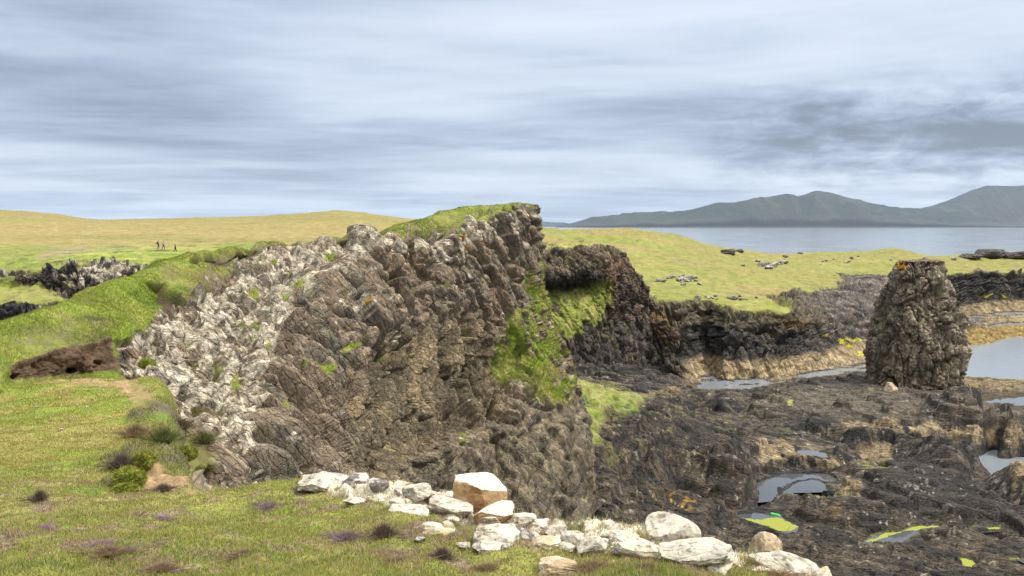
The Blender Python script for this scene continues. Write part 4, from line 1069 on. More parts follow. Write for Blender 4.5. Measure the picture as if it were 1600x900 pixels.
def boulder(name, px, py, w, h, label, group='pale lichen-covered boulders along the cliff edge', depth=.8, seed=0, tone='white', box=.25, yaw=None, tilt=0., sub=5, cut=14, cat='boulder', D=None, sink=.55, rough=.09):
    """(px,py) = foot centre on the ground, w/h = size in photo pixels"""
    if D is None:
        hit = HIT(px, py)
        if hit is None: return None
        base = hit[0]
    else: base = Vector(P(px, py, D))
    s = base.y / FPX
    if tone in ('white', 'tan', 'brown') and base.y < 60: h = h * (.72 if w < 80 else .9)
    W, Hh = w * s * .5, h * s * .5
    v, f = rock_shape(seed, sub, cut, box, rough)
    ext = (v.max(0) - v.min(0)) / 2; mid = (v.max(0) + v.min(0)) / 2
    v = (v - mid) / ext
    v = v * np.array([W, W * depth, Hh * (1 + sink)])
    rg = np.random.default_rng(seed + 5)
    tl = math.radians(tilt); ct, st_ = math.cos(tl), math.sin(tl)
    v = v @ np.array([[ct, 0, st_], [0, 1, 0], [-st_, 0, ct]]).T
    v[:, 2] += Hh * (1 - sink)
    v2 = v + np.array(base)
    me0 = raw_mesh(name, v, f, None, False)
    nn = np.zeros((len(v), 3)); fn = np.cross(v[f[:, 1]] - v[f[:, 0]], v[f[:, 2]] - v[f[:, 0]])
    for k in range(3): np.add.at(nn, f[:, k], fn)
    nn /= np.maximum(np.linalg.norm(nn, axis=1, keepdims=True), 1e-9)
    sc = max(W, .05)
    n1 = fbm(v2, sc * .6, 4, seed + 20, gain=.6); n2 = fbm(v2, sc * .15, 3, seed + 21)
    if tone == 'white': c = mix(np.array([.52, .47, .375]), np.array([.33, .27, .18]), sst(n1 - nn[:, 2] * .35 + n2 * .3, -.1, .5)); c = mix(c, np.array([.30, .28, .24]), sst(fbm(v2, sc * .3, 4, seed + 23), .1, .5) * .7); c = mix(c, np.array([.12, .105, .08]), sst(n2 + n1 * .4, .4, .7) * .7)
    elif tone == 'orange':
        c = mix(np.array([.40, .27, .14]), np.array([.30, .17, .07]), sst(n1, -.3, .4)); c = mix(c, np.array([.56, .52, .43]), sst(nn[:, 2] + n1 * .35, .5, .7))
        c = mix(c, np.array([.14, .1, .06]), sst(n2, .6, .9) * .6)
    elif tone == 'tan': c = mix(np.array([.44, .34, .21]), np.array([.58, .51, .40]), sst(n1 + n2 * .3, -.1, .4))
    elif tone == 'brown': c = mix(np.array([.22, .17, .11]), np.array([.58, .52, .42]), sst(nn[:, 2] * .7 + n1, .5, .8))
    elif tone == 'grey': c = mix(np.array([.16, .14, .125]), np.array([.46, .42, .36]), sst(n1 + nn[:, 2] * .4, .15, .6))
    else: c = mix(R_DARK * 1.5, np.array([.12, .1, .08]), sst(n1, -.3, .5))
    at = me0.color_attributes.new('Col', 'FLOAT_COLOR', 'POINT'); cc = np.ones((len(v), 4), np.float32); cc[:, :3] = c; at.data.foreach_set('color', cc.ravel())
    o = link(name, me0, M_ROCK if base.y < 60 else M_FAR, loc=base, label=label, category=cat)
    if group: o['group'] = group
    return o

BL = [ # px, py(foot), w, h, tone, label, kwargs
 (750,803,88,66,'orange','big angular orange block with a white lichen top, the tallest on the edge',dict(box=.8,depth=.9,seed=3,cut=9,rough=.05,sink=.12)),
 (772,812,66,26,'orange','flat orange slab under the right side of the big orange block',dict(box=.7,depth=.8,seed=44,cut=8,sink=.2)),
 (704,800,72,27,'white','rounded white boulder in front of the left foot of the orange block',dict(seed=5,tilt=10)),
 (508,760,84,24,'white','long low white rock at the left end of the rocky edge',dict(seed=6,box=.4,tilt=8)),
 (556,758,44,18,'grey','flat grey rock right of the long white rock at the left end',dict(seed=7,box=.4)),
 (592,764,34,15,'grey','small grey stone on the edge midway to the orange block',dict(seed=8)),
 (628,772,30,15,'white','small cream stone left of the brown streaked boulder',dict(seed=9)),
 (652,776,50,28,'white','white mottled boulder behind the brown streaked boulder',dict(seed=10)),
 (672,786,32,30,'brown','brown streaked boulder with a pale cap touching the white boulder',dict(seed=11,box=.5)),
 (626,788,36,14,'white','low white stone in front of the small cream stone',dict(seed=12)),
 (560,786,48,12,'white','flat white rock half buried in turf on the left',dict(seed=13,box=.5,tilt=6)),
 (640,800,66,12,'white','flat white rock half buried in the green turf below the brown boulder',dict(seed=14,box=.5,tilt=5)),
 (682,835,84,22,'tan','long tan rock lying in turf left of the white cluster',dict(seed=15,box=.5)),
 (702,832,28,28,'tan','squarish tan stone standing at the right end of the long tan rock',dict(seed=16,box=.6)),
 (764,822,48,28,'white','white blocky rock just below the orange slab',dict(seed=17,box=.5)),
 (776,842,76,28,'white','broad white cracked rock in the middle of the cluster',dict(seed=18,box=.4,depth=1)),
 (762,856,52,14,'white','flat white stone in front of the broad cracked rock',dict(seed=19,box=.4)),
 (812,820,58,28,'white','white boulder on the rim right of the orange slab',dict(seed=20)),
 (842,830,44,26,'brown','pale capped brown boulder on the rim with a dark hollow beside it',dict(seed=21)),
 (818,842,34,16,'grey','small grey stone wedged in the dark hollow of the rim',dict(seed=22)),
 (866,836,42,24,'white','whitish boulder on the rim between two larger ones',dict(seed=23)),
 (852,852,50,20,'tan','tan flat rock in front of the rim boulders',dict(seed=24,box=.4)),
 (896,848,44,26,'white','rounded white boulder on the rim left of the slanting one',dict(seed=25)),
 (884,858,36,14,'white','low white stone at the foot of the rounded rim boulder',dict(seed=26)),
 (926,862,58,34,'white','slanting white boulder leaning left on the rim',dict(seed=27,tilt=-18,box=.4)),
 (872,896,62,36,'tan','large tan rock half sunk in brown heather near the bottom edge',dict(seed=28,box=.35)),
 (968,846,64,24,'white','cream boulder on the rim left of the big dome',dict(seed=29)),
 (1000,866,100,26,'white','long cream slab low on the rim below the big dome',dict(seed=30,box=.5,depth=.5)),
 (1050,842,88,42,'white','big smooth white dome-shaped boulder on the rim',dict(seed=71,cut=3,box=.15,tilt=10,rough=.04)),
 (1088,876,120,34,'white','longest white slab beneath the dome boulder, cracked on top',dict(seed=32,box=.5,depth=.5,rough=.09)),
 (1120,890,56,28,'white','white lump on the front of the longest slab',dict(seed=33)),
 (1196,874,56,44,'tan','pointed tan rock with a triangular tip at the right',dict(seed=34,cut=16,box=0,tilt=5)),
 (1226,892,128,34,'white','long white slab sloping down to the right below the pointed rock',dict(seed=35,box=.45,depth=.45,tilt=17)),
 (1286,908,34,30,'tan','blunt tan end stone at the lower right tip of the sloping slab',dict(seed=36,box=.5)),
 (262,752,30,22,'brown','brown block with white patches standing in the earthy bank right of the moss dome',dict(seed=81,box=.5,D=19)),
 (286,757,26,34,'brown','upright white-patched block in the bank, middle of three',dict(seed=82,box=.6,D=19)),
 (308,760,28,26,'brown','upright white-patched block in the bank nearest the cliff',dict(seed=83,box=.6,D=19.5)),
 (275,772,22,12,'tan','small tan stone at the foot of the bank blocks',dict(seed=84,D=18)),
 (250,770,16,9,'tan','tiny tan stone in the bare earth of the bank',dict(seed=85)),
 (758,862,22,10,'white','tiny bright white stone alone in the turf below the cluster',dict(seed=37)),
 (724,856,28,12,'white','small white stone beside the dark heather tuft',dict(seed=38)),
 (656,846,20,8,'grey','little grey stone in turf left of the long tan rock',dict(seed=39)),
]
def boulders():
    for (x, y, w, h, tone, lab, kw) in BL:
        small = w < 46
        if x < 320: kw = dict(kw, group='blocks in the earthy bank')
        boulder('stone' if small else 'boulder', x, y, w, h, lab, tone=tone, cat='stone' if small else 'boulder', sub=5 if w < 60 else 6, **kw)
    boulder('boulder', 1392, 610, 22, 13, 'small orange brown boulder at the foot of the sea stack', None, seed=61, tone='tan', box=.5, sub=4)
    boulder('boulder', 1430, 606, 24, 9, 'flat brown slab at the foot of the sea stack right of the orange one', None, seed=62, tone='brown', box=.5, sub=4)
    # pasture stones
    k = 0
    for (cx, cy, sx, sy, num, wmin, wmax, lab, grp) in [
        (1205,415,38,4,18,5,14,'grey stone in the low ruined line of stones on the far pasture','stones in the long row on the far pasture'),
        (1065,440,38,9,22,4,12,'pale grey stone scattered on the green hollow of the far pasture','stones scattered in the green hollow'),
        (1130,466,45,4,14,5,12,'grey stone along the lip of the far dark cliff','stones along the far cliff lip'),
        (1340,408,150,7,16,4,9,'small grey stone dotted on the distant green strip','stones on the distant green strip'),
        (100,640,90,50,12,3,7,'small whitish stone lying on the grassy patch by the scarp','pebbles on the grassy patch')]:
        for i in range(num):
            x = cx + random.gauss(0, sx * .5); y = cy + random.gauss(0, sy * .5); w = random.uniform(wmin, wmax)
            boulder('stone', x, y, w, w * .5, lab, grp, seed=100 + k, tone='grey', sub=3, cat='stone', sink=.3); k += 1
    for (x, y, w, h, lab) in [(974,399,12,5,'single dark rock on the golden slope of the far headland'), (1138,396,26,7,'low dark crag on the horizon below the golden hill'), (1156,394,14,5,'small dark crag on the horizon by the water'),
                              (1545,402,52,13,'largest grey crag on the skyline at the far right'), (1515,403,40,7,'low dark crag left of the largest skyline crag'), (1572,402,36,9,'dark crag right of the largest skyline crag'), (1250,397,10,3,'tiny dark skyline rock above the long stone row'), (1590,400,40,8,'low grey crag at the right edge of the skyline')]:
        D = {1545: 455, 1590: 452, 1515: 450, 1572: 458}.get(x, None)
        boulder('crag', x, y, w, h, lab, None, seed=int(x), tone='dark', sub=5, cat='crag', box=.1, depth=.6, D=D, cut=8, rough=.25)
boulders()

# ------------------------------------------------------------------ 9. grass, heather, moss
def blades(name, label, pos, nrm, h, wdt, col, lean=.5, seed=0, cat='grass'):
    rg = np.random.default_rng(seed); n = len(pos)
    a = rg.uniform(0, 2 * np.pi, n); d = np.stack([np.cos(a), np.sin(a), np.zeros(n)], 1)
    ln = rg.normal(0, lean, (n, 2)); up = np.stack([ln[:, 0], ln[:, 1], np.ones(n)], 1) + nrm * .5
    up /= np.linalg.norm(up, axis=1, keepdims=True)
    hh = (h * rg.uniform(.5, 1.3, n))[:, None]
    v = np.empty((n, 3, 3), np.float32)
    v[:, 0] = pos - d * wdt[:, None]; v[:, 1] = pos + d * wdt[:, None]; v[:, 2] = pos + up * hh
    f = np.arange(n * 3).reshape(n, 3)
    c = np.repeat(col[:, None, :], 3, 1).reshape(-1, 3)
    o = link(name, raw_mesh(name, v.reshape(-1, 3), f, c, False), M_BLADE, kind='stuff', label=label)
    return o

def sample(g, w, count, rg):
    nu, nv = g.shape[:2]
    W_ = w.reshape(nu, nv)
    a = np.linalg.norm(np.cross(g[1:, :-1] - g[:-1, :-1], g[:-1, 1:] - g[:-1, :-1]), axis=-1)
    wt = (W_[:-1, :-1] * a).ravel(); cs = np.cumsum(wt); tot = cs[-1]
    k = np.searchsorted(cs, rg.uniform(0, tot, count)); k = np.minimum(k, len(cs) - 1)
    i, j = k // (nv - 1), k % (nv - 1); s, t = rg.uniform(0, 1, count)[:, None], rg.uniform(0, 1, count)[:, None]
    q = g[i, j] * (1 - s) * (1 - t) + g[i + 1, j] * s * (1 - t) + g[i, j + 1] * (1 - s) * t + g[i + 1, j + 1] * s * t
    return q, i * nv + j

def vegetation():
    rg = np.random.default_rng(5)
    g, n, gw, inpatch, col, px, py, hb, bank = NG
    vis = ((px > -60) & (px < 1660) & (py < 960) & (py > 560)).astype(float)
    y = g.reshape(-1, 3)[:, 1]
    dens = vis * gw * (1 / np.maximum(y, 5) ** 1.6)
    cnt = 420000
    q, k = sample(g, dens, cnt, rg)
    c = col.reshape(-1, 3)[k] * np.array([1.12, 1.04, 1.3]) * rg.uniform(.65, 1.7, cnt)[:, None]
    r = rg.uniform(0, 1, cnt)
    straw = r < .27 + .15 * hb[k]
    c = np.where(straw[:, None], G_STRAW * rg.uniform(.7, 1.5, cnt)[:, None], c)
    lush = (r > .80) & (hb[k] < .4)
    c = np.where(lush[:, None], np.array([.20, .29, .05]) * rg.uniform(.8, 1.5, cnt)[:, None], c)
    h = np.where(inpatch[k] > .5, .045, .04) * (1 + .6 * (vnoise(q * 1.7, 9))) * (1 + .5 * bank[k])
    tall = rg.uniform(0, 1, cnt) < .012; h = np.where(tall, h * 2.8, h); c = np.where(tall[:, None], G_STRAW * 1.2, c)
    pk = (rg.uniform(0, 1, cnt) < .02) & (fbm(q, 1.3, 3, 77) > .1); c = np.where(pk[:, None], np.array([.42, .26, .38]), c)
    blades('grass', 'short mixed turf grass on the foreground clifftop', q, n.reshape(-1, 3)[k], h, .0035 * y[k] / 10 + .0012, c, .75, 21)
    # headland grass
    g, n, gw, green, col, px, py = HL
    y = g.reshape(-1, 3)[:, 1]
    vis = ((px > -60) & (px < 860) & (py < 620) & (py > 310)).astype(float)
    cnt = 200000
    q, k = sample(g, vis * np.clip(gw, 0, 1) ** 3 / np.maximum(y, 10) ** 1.5, cnt, rg)
    c = col.reshape(-1, 3)[k] * rg.uniform(.7, 1.5, cnt)[:, None]
    blades('grass', 'bright green grass on the back slope and top of the headland', q, n.reshape(-1, 3)[k], .065 + .05 * vnoise(q * .8, 3), .006 * y[k] / 25, c, .7, 22)
    vis = ((px > 180) & (px < 960) & (py < 800) & (py > 330)).astype(float)
    cnt = 90000
    q, k = sample(g, vis * (green > .5) * 1.0, cnt, rg)
    c = col.reshape(-1, 3)[k] * rg.uniform(.7, 1.6, cnt)[:, None]
    blades('grass', 'green grass tufts clinging to ledges of the headland cliff', q, n.reshape(-1, 3)[k], .26 + .14 * vnoise(q * .8, 3), .010 * y[k] / 40, c, .95, 23)

    # heather tufts
    def heather(px_, py_, w, h, label, seed, tone, group='dark heather tufts in the foreground turf', flower=0.):
        hit = HIT(px_, py_)
        if hit is None: return
        b = hit[0]; s = b.y / FPX; W_, Hh = w * s / 2, h * s * .75
        r2 = np.random.default_rng(seed); m = int(900 + 14 * w)
        a = r2.uniform(0, 2 * np.pi, m); rr = np.abs(r2.normal(0, .55, m)) * (1 + .35 * np.sin(a * 3 + seed) + .2 * np.sin(a * 5 + seed * 2))
        base = np.stack([np.cos(a) * rr * W_ * .7, np.sin(a) * rr * W_ * .55, r2.uniform(0, .35, m) * Hh - .02], 1)
        tip = base + np.stack([np.cos(a) * rr * W_ * .5 + r2.normal(0, .22, m) * W_, np.sin(a) * rr * W_ * .5 + r2.normal(0, .22, m) * W_, Hh * np.clip(1 - rr * .6, .15, 1) * r2.uniform(.3, 1, m)], 1)
        d = r2.normal(size=(m, 3)); d /= np.linalg.norm(d, axis=1, keepdims=True)
        wd = .0022 + .0009 * b.y / 5
        v = np.stack([base - d * wd, base + d * wd, tip], 1).reshape(-1, 3)
        c = np.array(tone) * r2.uniform(.5, 1.7, m)[:, None]
        if flower: c = np.where((r2.uniform(0, 1, m) < flower)[:, None], np.array([.36, .2, .32]), c)
        # twiggy core mound so that the tuft has a body
        cv, cf = ICO[3]; cv = cv * np.array([W_ * .5, W_ * .4, Hh * .35]); cv = cv * (1 + .25 * fbm(cv + seed, W_ * .4, 3, seed))[:, None]; cv[:, 2] += Hh * .1
        vv = np.concatenate([v, cv]); ff = np.concatenate([np.arange(m * 3).reshape(m, 3), cf + m * 3])
        col_ = np.concatenate([np.repeat(c[:, None], 3, 1).reshape(-1, 3), np.tile(np.array(tone) * .7, (len(cv), 1))])
        link('heather_tuft', raw_mesh('heather_tuft', vv, ff, col_, False), M_BLADE, loc=b, label=label, category='heather', group=group)
    DK = (.15, .115, .09); BR = (.24, .17, .10); PU = (.24, .18, .17)
    for i, (x, y_, w, h, t, lab, fl) in enumerate([
        (600,838,46,32,DK,'dark twiggy heather tuft left of the long tan rock',0),(690,874,44,30,DK,'dark purplish heather tuft below the long tan rock',0.05),
        (62,782,30,26,DK,'dark woody stump-like heather on the left crest',0),(168,866,70,22,BR,'wide brown heather patch in the left foreground',.1),
        (540,842,60,20,PU,'grey purple heather mat left of the twiggy tuft',.12),(620,882,70,20,BR,'brown heather patch at the bottom between two tufts',.05),
        (250,890,60,18,BR,'small brown heather patch near the bottom left',.1),(380,868,50,16,BR,'brown heather patch in the centre of the foreground turf',.05),
        (760,892,60,20,BR,'brownish heather at the bottom below the tiny white stone',0),(930,890,70,22,BR,'brown heather below the slanting white boulder',0),
        (1010,892,60,22,BR,'brown heather below the long cream slab',.0),(160,852,46,14,PU,'flowering lilac heather left of the brown patch',.45),
        (250,812,36,10,PU,'small flowering lilac heather in the middle left turf',.4),(60,828,50,12,PU,'flowering lilac heather at the far left',.4),
        (190,730,48,34,DK,'dark heather bush on the bank left of the moss domes',0),(212,680,50,26,BR,'brown heather on the top of the bank',0),(255,690,60,34,(.13,.14,.05),'olive shrubby tuft covering the bank above the moss',0),
        (300,650,60,24,(.22,.19,.08),'dry straw coloured shrub at the top right of the bank',0),(318,690,46,26,(.15,.15,.06),'olive shrub on the cliff side of the bank',0),(285,668,44,22,(.16,.12,.07),'brown shrub in the middle of the bank top',0),(322,735,34,20,(.17,.15,.06),'low olive shrub hanging over the earthy bank blocks',0),(255,768,40,20,DK,'dark heather hanging at the foot of the bank',0),(1210,902,70,16,BR,'brown heather under the sloping white slab',0),(420,790,46,10,PU,'thin lilac heather near the crest in the middle',.3),(470,772,60,10,DK,'low dark heather along the rim left of the rocks',0)]):
        heather(x, y_, w, h, lab, 700 + i, t, flower=fl)
    # moss cushions
    for i, (x, y_, w, h, lab) in enumerate([(226,731,36,34,'roundest bright green moss dome on the earthy bank'), (203,757,44,30,'olive moss cushion lower left of the round dome'), (292,714,32,20,'green moss cushion among the rocks right of the round dome'),
                                            (196,770,34,14,'flat bright moss cushion at the bottom of the bank'), (229,573,24,16,'small moss cushion on the white rocks below the scarp')]):
        hit = HIT(x, y_)
        if hit is None: continue
        b = hit[0]; s = b.y / FPX; v, f = ICO[6]
        W_, Hh = w * s / 2, h * s / 2
        v = v * (1 + .20 * fbm(v + i * 9, .8, 3, 800 + i) + .07 * fbm(v + i * 9, .2, 3, 820 + i))[:, None]
        v = v * np.array([W_, W_ * .85, Hh * 1.1]); v[:, 2] += Hh * .6
        c = mix(np.array([.15, .19, .02]), np.array([.28, .27, .05]), sst(fbm(v, W_ * .3, 3, 830), -.4, .5)); c = mix(c, np.array([.10, .11, .03]), sst(fbm(v, W_ * .1, 2, 831), .1, .7) * .7)
        r2 = np.random.default_rng(840 + i); m = 5000; k = r2.integers(0, len(v), m); cen = np.array([0, 0, Hh * .4])
        d = v[k] - cen; d /= np.linalg.norm(d, axis=1, keepdims=True); d += r2.normal(0, .45, (m, 3)); t_ = r2.normal(size=(m, 3)); t_ /= np.linalg.norm(t_, axis=1, keepdims=True)
        bl = np.stack([v[k] - t_ * .006, v[k] + t_ * .006, v[k] + d * (.035 * r2.uniform(.5, 1.5, m))[:, None]], 1).reshape(-1, 3)
        cb = np.repeat((c[k] * r2.uniform(.7, 1.8, m)[:, None])[:, None], 3, 1).reshape(-1, 3)
        link('moss_cushion', raw_mesh('moss_cushion', np.concatenate([v, bl]), np.concatenate([f, np.arange(m * 3).reshape(m, 3) + len(v)]), np.concatenate([c, cb]), True), M_NEAR, loc=b, label=lab, category='moss cushion', group='moss cushions on the bank and rocks')
    # tall rim grass
    for i, (x, y_, w, lab) in enumerate([(1000,842,20,'wispy grass tuft left of the big white dome boulder'), (1092,850,26,'wispy straw grass tuft right of the big white dome boulder'), (1222,862,26,'thin grass tuft behind the pointed tan rock'), (1170,876,34,'green grass tuft between the pointed rock and the longest slab')]):
        hit = HIT(x, y_ + 6)
        if hit is None: continue
        b = hit[0]; r2 = np.random.default_rng(900 + i); m = 130; s = b.y / FPX; W_ = w * s / 2
        base = np.stack([r2.normal(0, W_ * .5, m), r2.normal(0, W_ * .5, m), np.full(m, -.03)], 1)
        hh = r2.uniform(.10, .26, m)
        dirv = np.stack([r2.normal(0, .4, m), r2.normal(0, .4, m), np.ones(m)], 1)
        mid = base + dirv * (hh * .6)[:, None]; tip = mid + (dirv + np.stack([r2.normal(0, .5, m), r2.normal(0, .5, m), -.3 * np.ones(m)], 1)) * (hh * .4)[:, None]
        a = r2.uniform(0, 6.28, m); d = np.stack([np.cos(a), np.sin(a), 0 * a], 1) * .0026
        v = np.stack([base - d, base + d, mid + d * .7, mid - d * .7, tip], 1)
        k0 = np.arange(m)[:, None] * 5
        tri = np.concatenate([k0 + [0, 1, 2], k0 + [0, 2, 3], k0 + [3, 2, 4], k0[:-1] + [0, 1, 5]])
        c = mix(G_STRAW * 1.1, G_BRIGHT, r2.uniform(0, 1, m) * (1 if i == 3 else .5)); c = np.repeat(c[:, None], 5, 1).reshape(-1, 3)
        link('grass_tuft', raw_mesh('grass_tuft', v.reshape(-1, 3), tri, c, False), M_BLADE, loc=b, label=lab, category='grass tuft', group='wispy grass tufts at the rim')
vegetation()

# ------------------------------------------------------------------ 10. walkers
def skin_mesh(name, verts, edges, radii, root=0, sub=2):
    me = bpy.data.meshes.new(name + '_src'); me.from_pydata(verts, edges, []); o = bpy.data.objects.new(name + '_src', me); COL.objects.link(o)
    md = o.modifiers.new('s', 'SKIN'); md.use_smooth_shade = True
    sv = me.skin_vertices[0].data
    for i, r in enumerate(radii): sv[i].radius = (r, r) if not isinstance(r, tuple) else r
    sv[root].use_root = True
    sm = o.modifiers.new('u', 'SUBSURF'); sm.levels = sub; sm.render_levels = sub
    dg = bpy.context.evaluated_depsgraph_get(); m2 = bpy.data.meshes.new_from_object(o.evaluated_get(dg)); m2.name = name
    bpy.data.objects.remove(o); bpy.data.meshes.remove(me)
    return m2

def walker(px, py, yaw, stride, jacket, trousers, hair, label, pack=None, hat=None):
    hit = HIT(px, py); b = hit[0]
    root = bpy.data.objects.new('person', None); COL.objects.link(root); root.location = b + Vector((0, 0, -.03)); root.rotation_euler = (0, 0, yaw); root.scale = (.9, .9, .9)
    root['label'] = label; root['category'] = 'person'; root['group'] = 'walkers on the moor'
    s = stride
    J = {'pel': (0, 0, .95), 'wa': (0, -.01, 1.1), 'ch': (0, -.02, 1.32), 'ne': (0, 0, 1.48), 'hd': (0, .02, 1.6), 'ht': (0, .02, 1.7),
         'hl': (-.1, 0, .9), 'kl': (-.11, .16 * s, .5), 'al': (-.11, .22 * s - .08, .09), 'tl': (-.12, .22 * s + .1, .04),
         'hr': (.1, 0, .9), 'kr': (.11, -.02 * s, .48), 'ar': (.11, -.3 * s, .13), 'tr': (.12, -.3 * s + .16, .04),
         'sl': (-.2, 0, 1.4), 'el': (-.25, -.1 * s, 1.12), 'wl': (-.24, .06, .9), 'fl': (-.24, .1, .82),
         'sr': (.2, 0, 1.4), 'er': (.25, .06 * s, 1.12), 'wr': (.24, .22 * s, .93), 'fr': (.23, .27 * s, .86)}
    rad = dict(pel=.13, wa=.12, ch=.15, ne=.055, hd=.09, ht=.07, hl=.09, kl=.06, al=.045, tl=.035, hr=.09, kr=.06, ar=.045, tr=.035, sl=.06, el=.045, wl=.032, fl=.035, sr=.06, er=.045, wr=.032, fr=.035)
    E = [('pel','wa'),('wa','ch'),('ch','ne'),('ne','hd'),('hd','ht'),('pel','hl'),('hl','kl'),('kl','al'),('al','tl'),('pel','hr'),('hr','kr'),('kr','ar'),('ar','tr'),('ch','sl'),('sl','el'),('el','wl'),('wl','fl'),('ch','sr'),('sr','er'),('er','wr'),('wr','fr')]
    def part(name, keys, grow, mat, rootk):
        ks = [k for k in J if k in keys]; ix = {k: i for i, k in enumerate(ks)}
        me = skin_mesh(name, [J[k] for k in ks], [(ix[a], ix[b_]) for a, b_ in E if a in ix and b_ in ix], [rad[k] + grow for k in ks], ix[rootk])
        link(name, me, mat, root)
    skin = plain_mat('skin', (.45, .28, .2), .6)
    part('body', list(J), 0, skin, 'pel')
    part('jacket', ['pel', 'wa', 'ch', 'sl', 'el', 'wl', 'sr', 'er', 'wr'], .022, plain_mat('jacket_cloth', jacket, .8), 'pel')
    part('trousers', ['pel', 'hl', 'kl', 'al', 'hr', 'kr', 'ar'], .018, plain_mat('trouser_cloth', trousers, .9), 'pel')
    v, f = ICO[3]; v = v * np.array([.10, .11, .09]) + np.array([0, .0, 1.67]); v[:, 1] -= .02
    link('hat' if hat else 'hair', raw_mesh('hat' if hat else 'hair', v, f, None, True), plain_mat('hat_knit' if hat else 'hair', hat or hair, .9), root)
    for sx, k in ((-1, 'al'), (1, 'ar')):
        x, y, z = J[k]; v, f = ICO[2]; v = v * np.array([.055, .15, .055]) + np.array([x, y + .07, z - .05])
        link('boot', raw_mesh('boot', v, f, None, True), plain_mat('boot_leather', (.04, .03, .025), .7), root)
    if pack:
        v, f = ICO[3]; e = 6; v = v * ((np.abs(v) ** e).sum(1) ** (-1 / e))[:, None]; v = v * np.array([.16, .11, .25]) + np.array([0, -.24, 1.28])
        link('backpack', raw_mesh('backpack', v, f, None, True), plain_mat('pack_fabric', pack, .8), root)
walker(247.5, 388.5, math.radians(-70), .8, (.02, .03, .09), (.02, .025, .06), (.05, .03, .02), 'leftmost walker in dark navy clothes with a dark backpack', pack=(.03, .03, .05))
walker(255.5, 389.5, math.radians(-110), 1.1, (.25, .20, .22), (.02, .035, .12), (.06, .04, .02), 'middle walker in a pale pinkish jacket and blue trousers')
walker(274, 394, math.radians(-85), 1.0, (.02, .03, .04), (.02, .03, .04), (.03, .02, .02), 'lone walker in dark clothes, a few steps right of the pair', hat=(.02, .02, .03))

# green bottle in the pool
def bottle():
    hit = HIT(1204, 806); b = hit[0]
    prof = [(0, .0), (.11, 0), (.13, .03), (.13, .42), (.12, .5), (.05, .64), (.045, .74)]
    vs, fs, m = [], [], 20
    for (r, x) in prof:
        for k in range(m): a = 2 * math.pi * k / m; vs.append((x, r * math.cos(a), r * math.sin(a)))
    for i in range(len(prof) - 1):
        for k in range(m): fs.append((i * m + k, i * m + (k + 1) % m, (i + 1) * m + (k + 1) % m, (i + 1) * m + k))
    me = bpy.data.meshes.new('plastic_bottle'); me.from_pydata([(x * 2, y * 2, z * 2) for x, y, z in vs], [], fs); me.update()
    root = link('plastic_bottle', me, plain_mat('green_plastic', (.04, .42, .07), .35, .5), loc=b + Vector((0, 0, .2)), label='bright green plastic washed-up litter beside the algae pool', category='litter')
    root.rotation_euler = (0, .1, -.4)
    v, f = ICO[3]; v = np.stack([v[:, 2] * .12, v[:, 0] * .11, v[:, 1] * .11], 1); v = np.clip(v, -.095, .095) + np.array([1.52, 0, 0])
    link('cap', raw_mesh('cap', v, f, None, True), plain_mat('cap_plastic', (.6, .6, .58), .4), root)
bottle()

# ------------------------------------------------------------------ 11. haze
def haze():
    me = bpy.data.meshes.new('haze'); e = 43000; z0, z1 = -5.0, 780.0
    v = [(x, y, z) for z in (z0, z1) for (x, y) in ((-e, -400), (e, -400), (e, e), (-e, e))]
    me.from_pydata(v, [], [(0, 3, 2, 1), (4, 5, 6, 7), (0, 1, 5, 4), (1, 2, 6, 5), (2, 3, 7, 6), (3, 0, 4, 7)]); me.update()
    m, nt = nodes_of('haze_air'); out = N(nt, 'ShaderNodeOutputMaterial'); pv = N(nt, 'ShaderNodeVolumePrincipled')
    pv.inputs['Color'].default_value = (.70, .85, 1, 1); pv.inputs['Density'].default_value = HAZE; pv.inputs['Anisotropy'].default_value = .3
    nt.links.new(pv.outputs[0], out.inputs['Volume'])
    link('haze', me, m, kind='stuff', label='thin pale blue sea haze')
HAZE = 1.25e-5
haze()

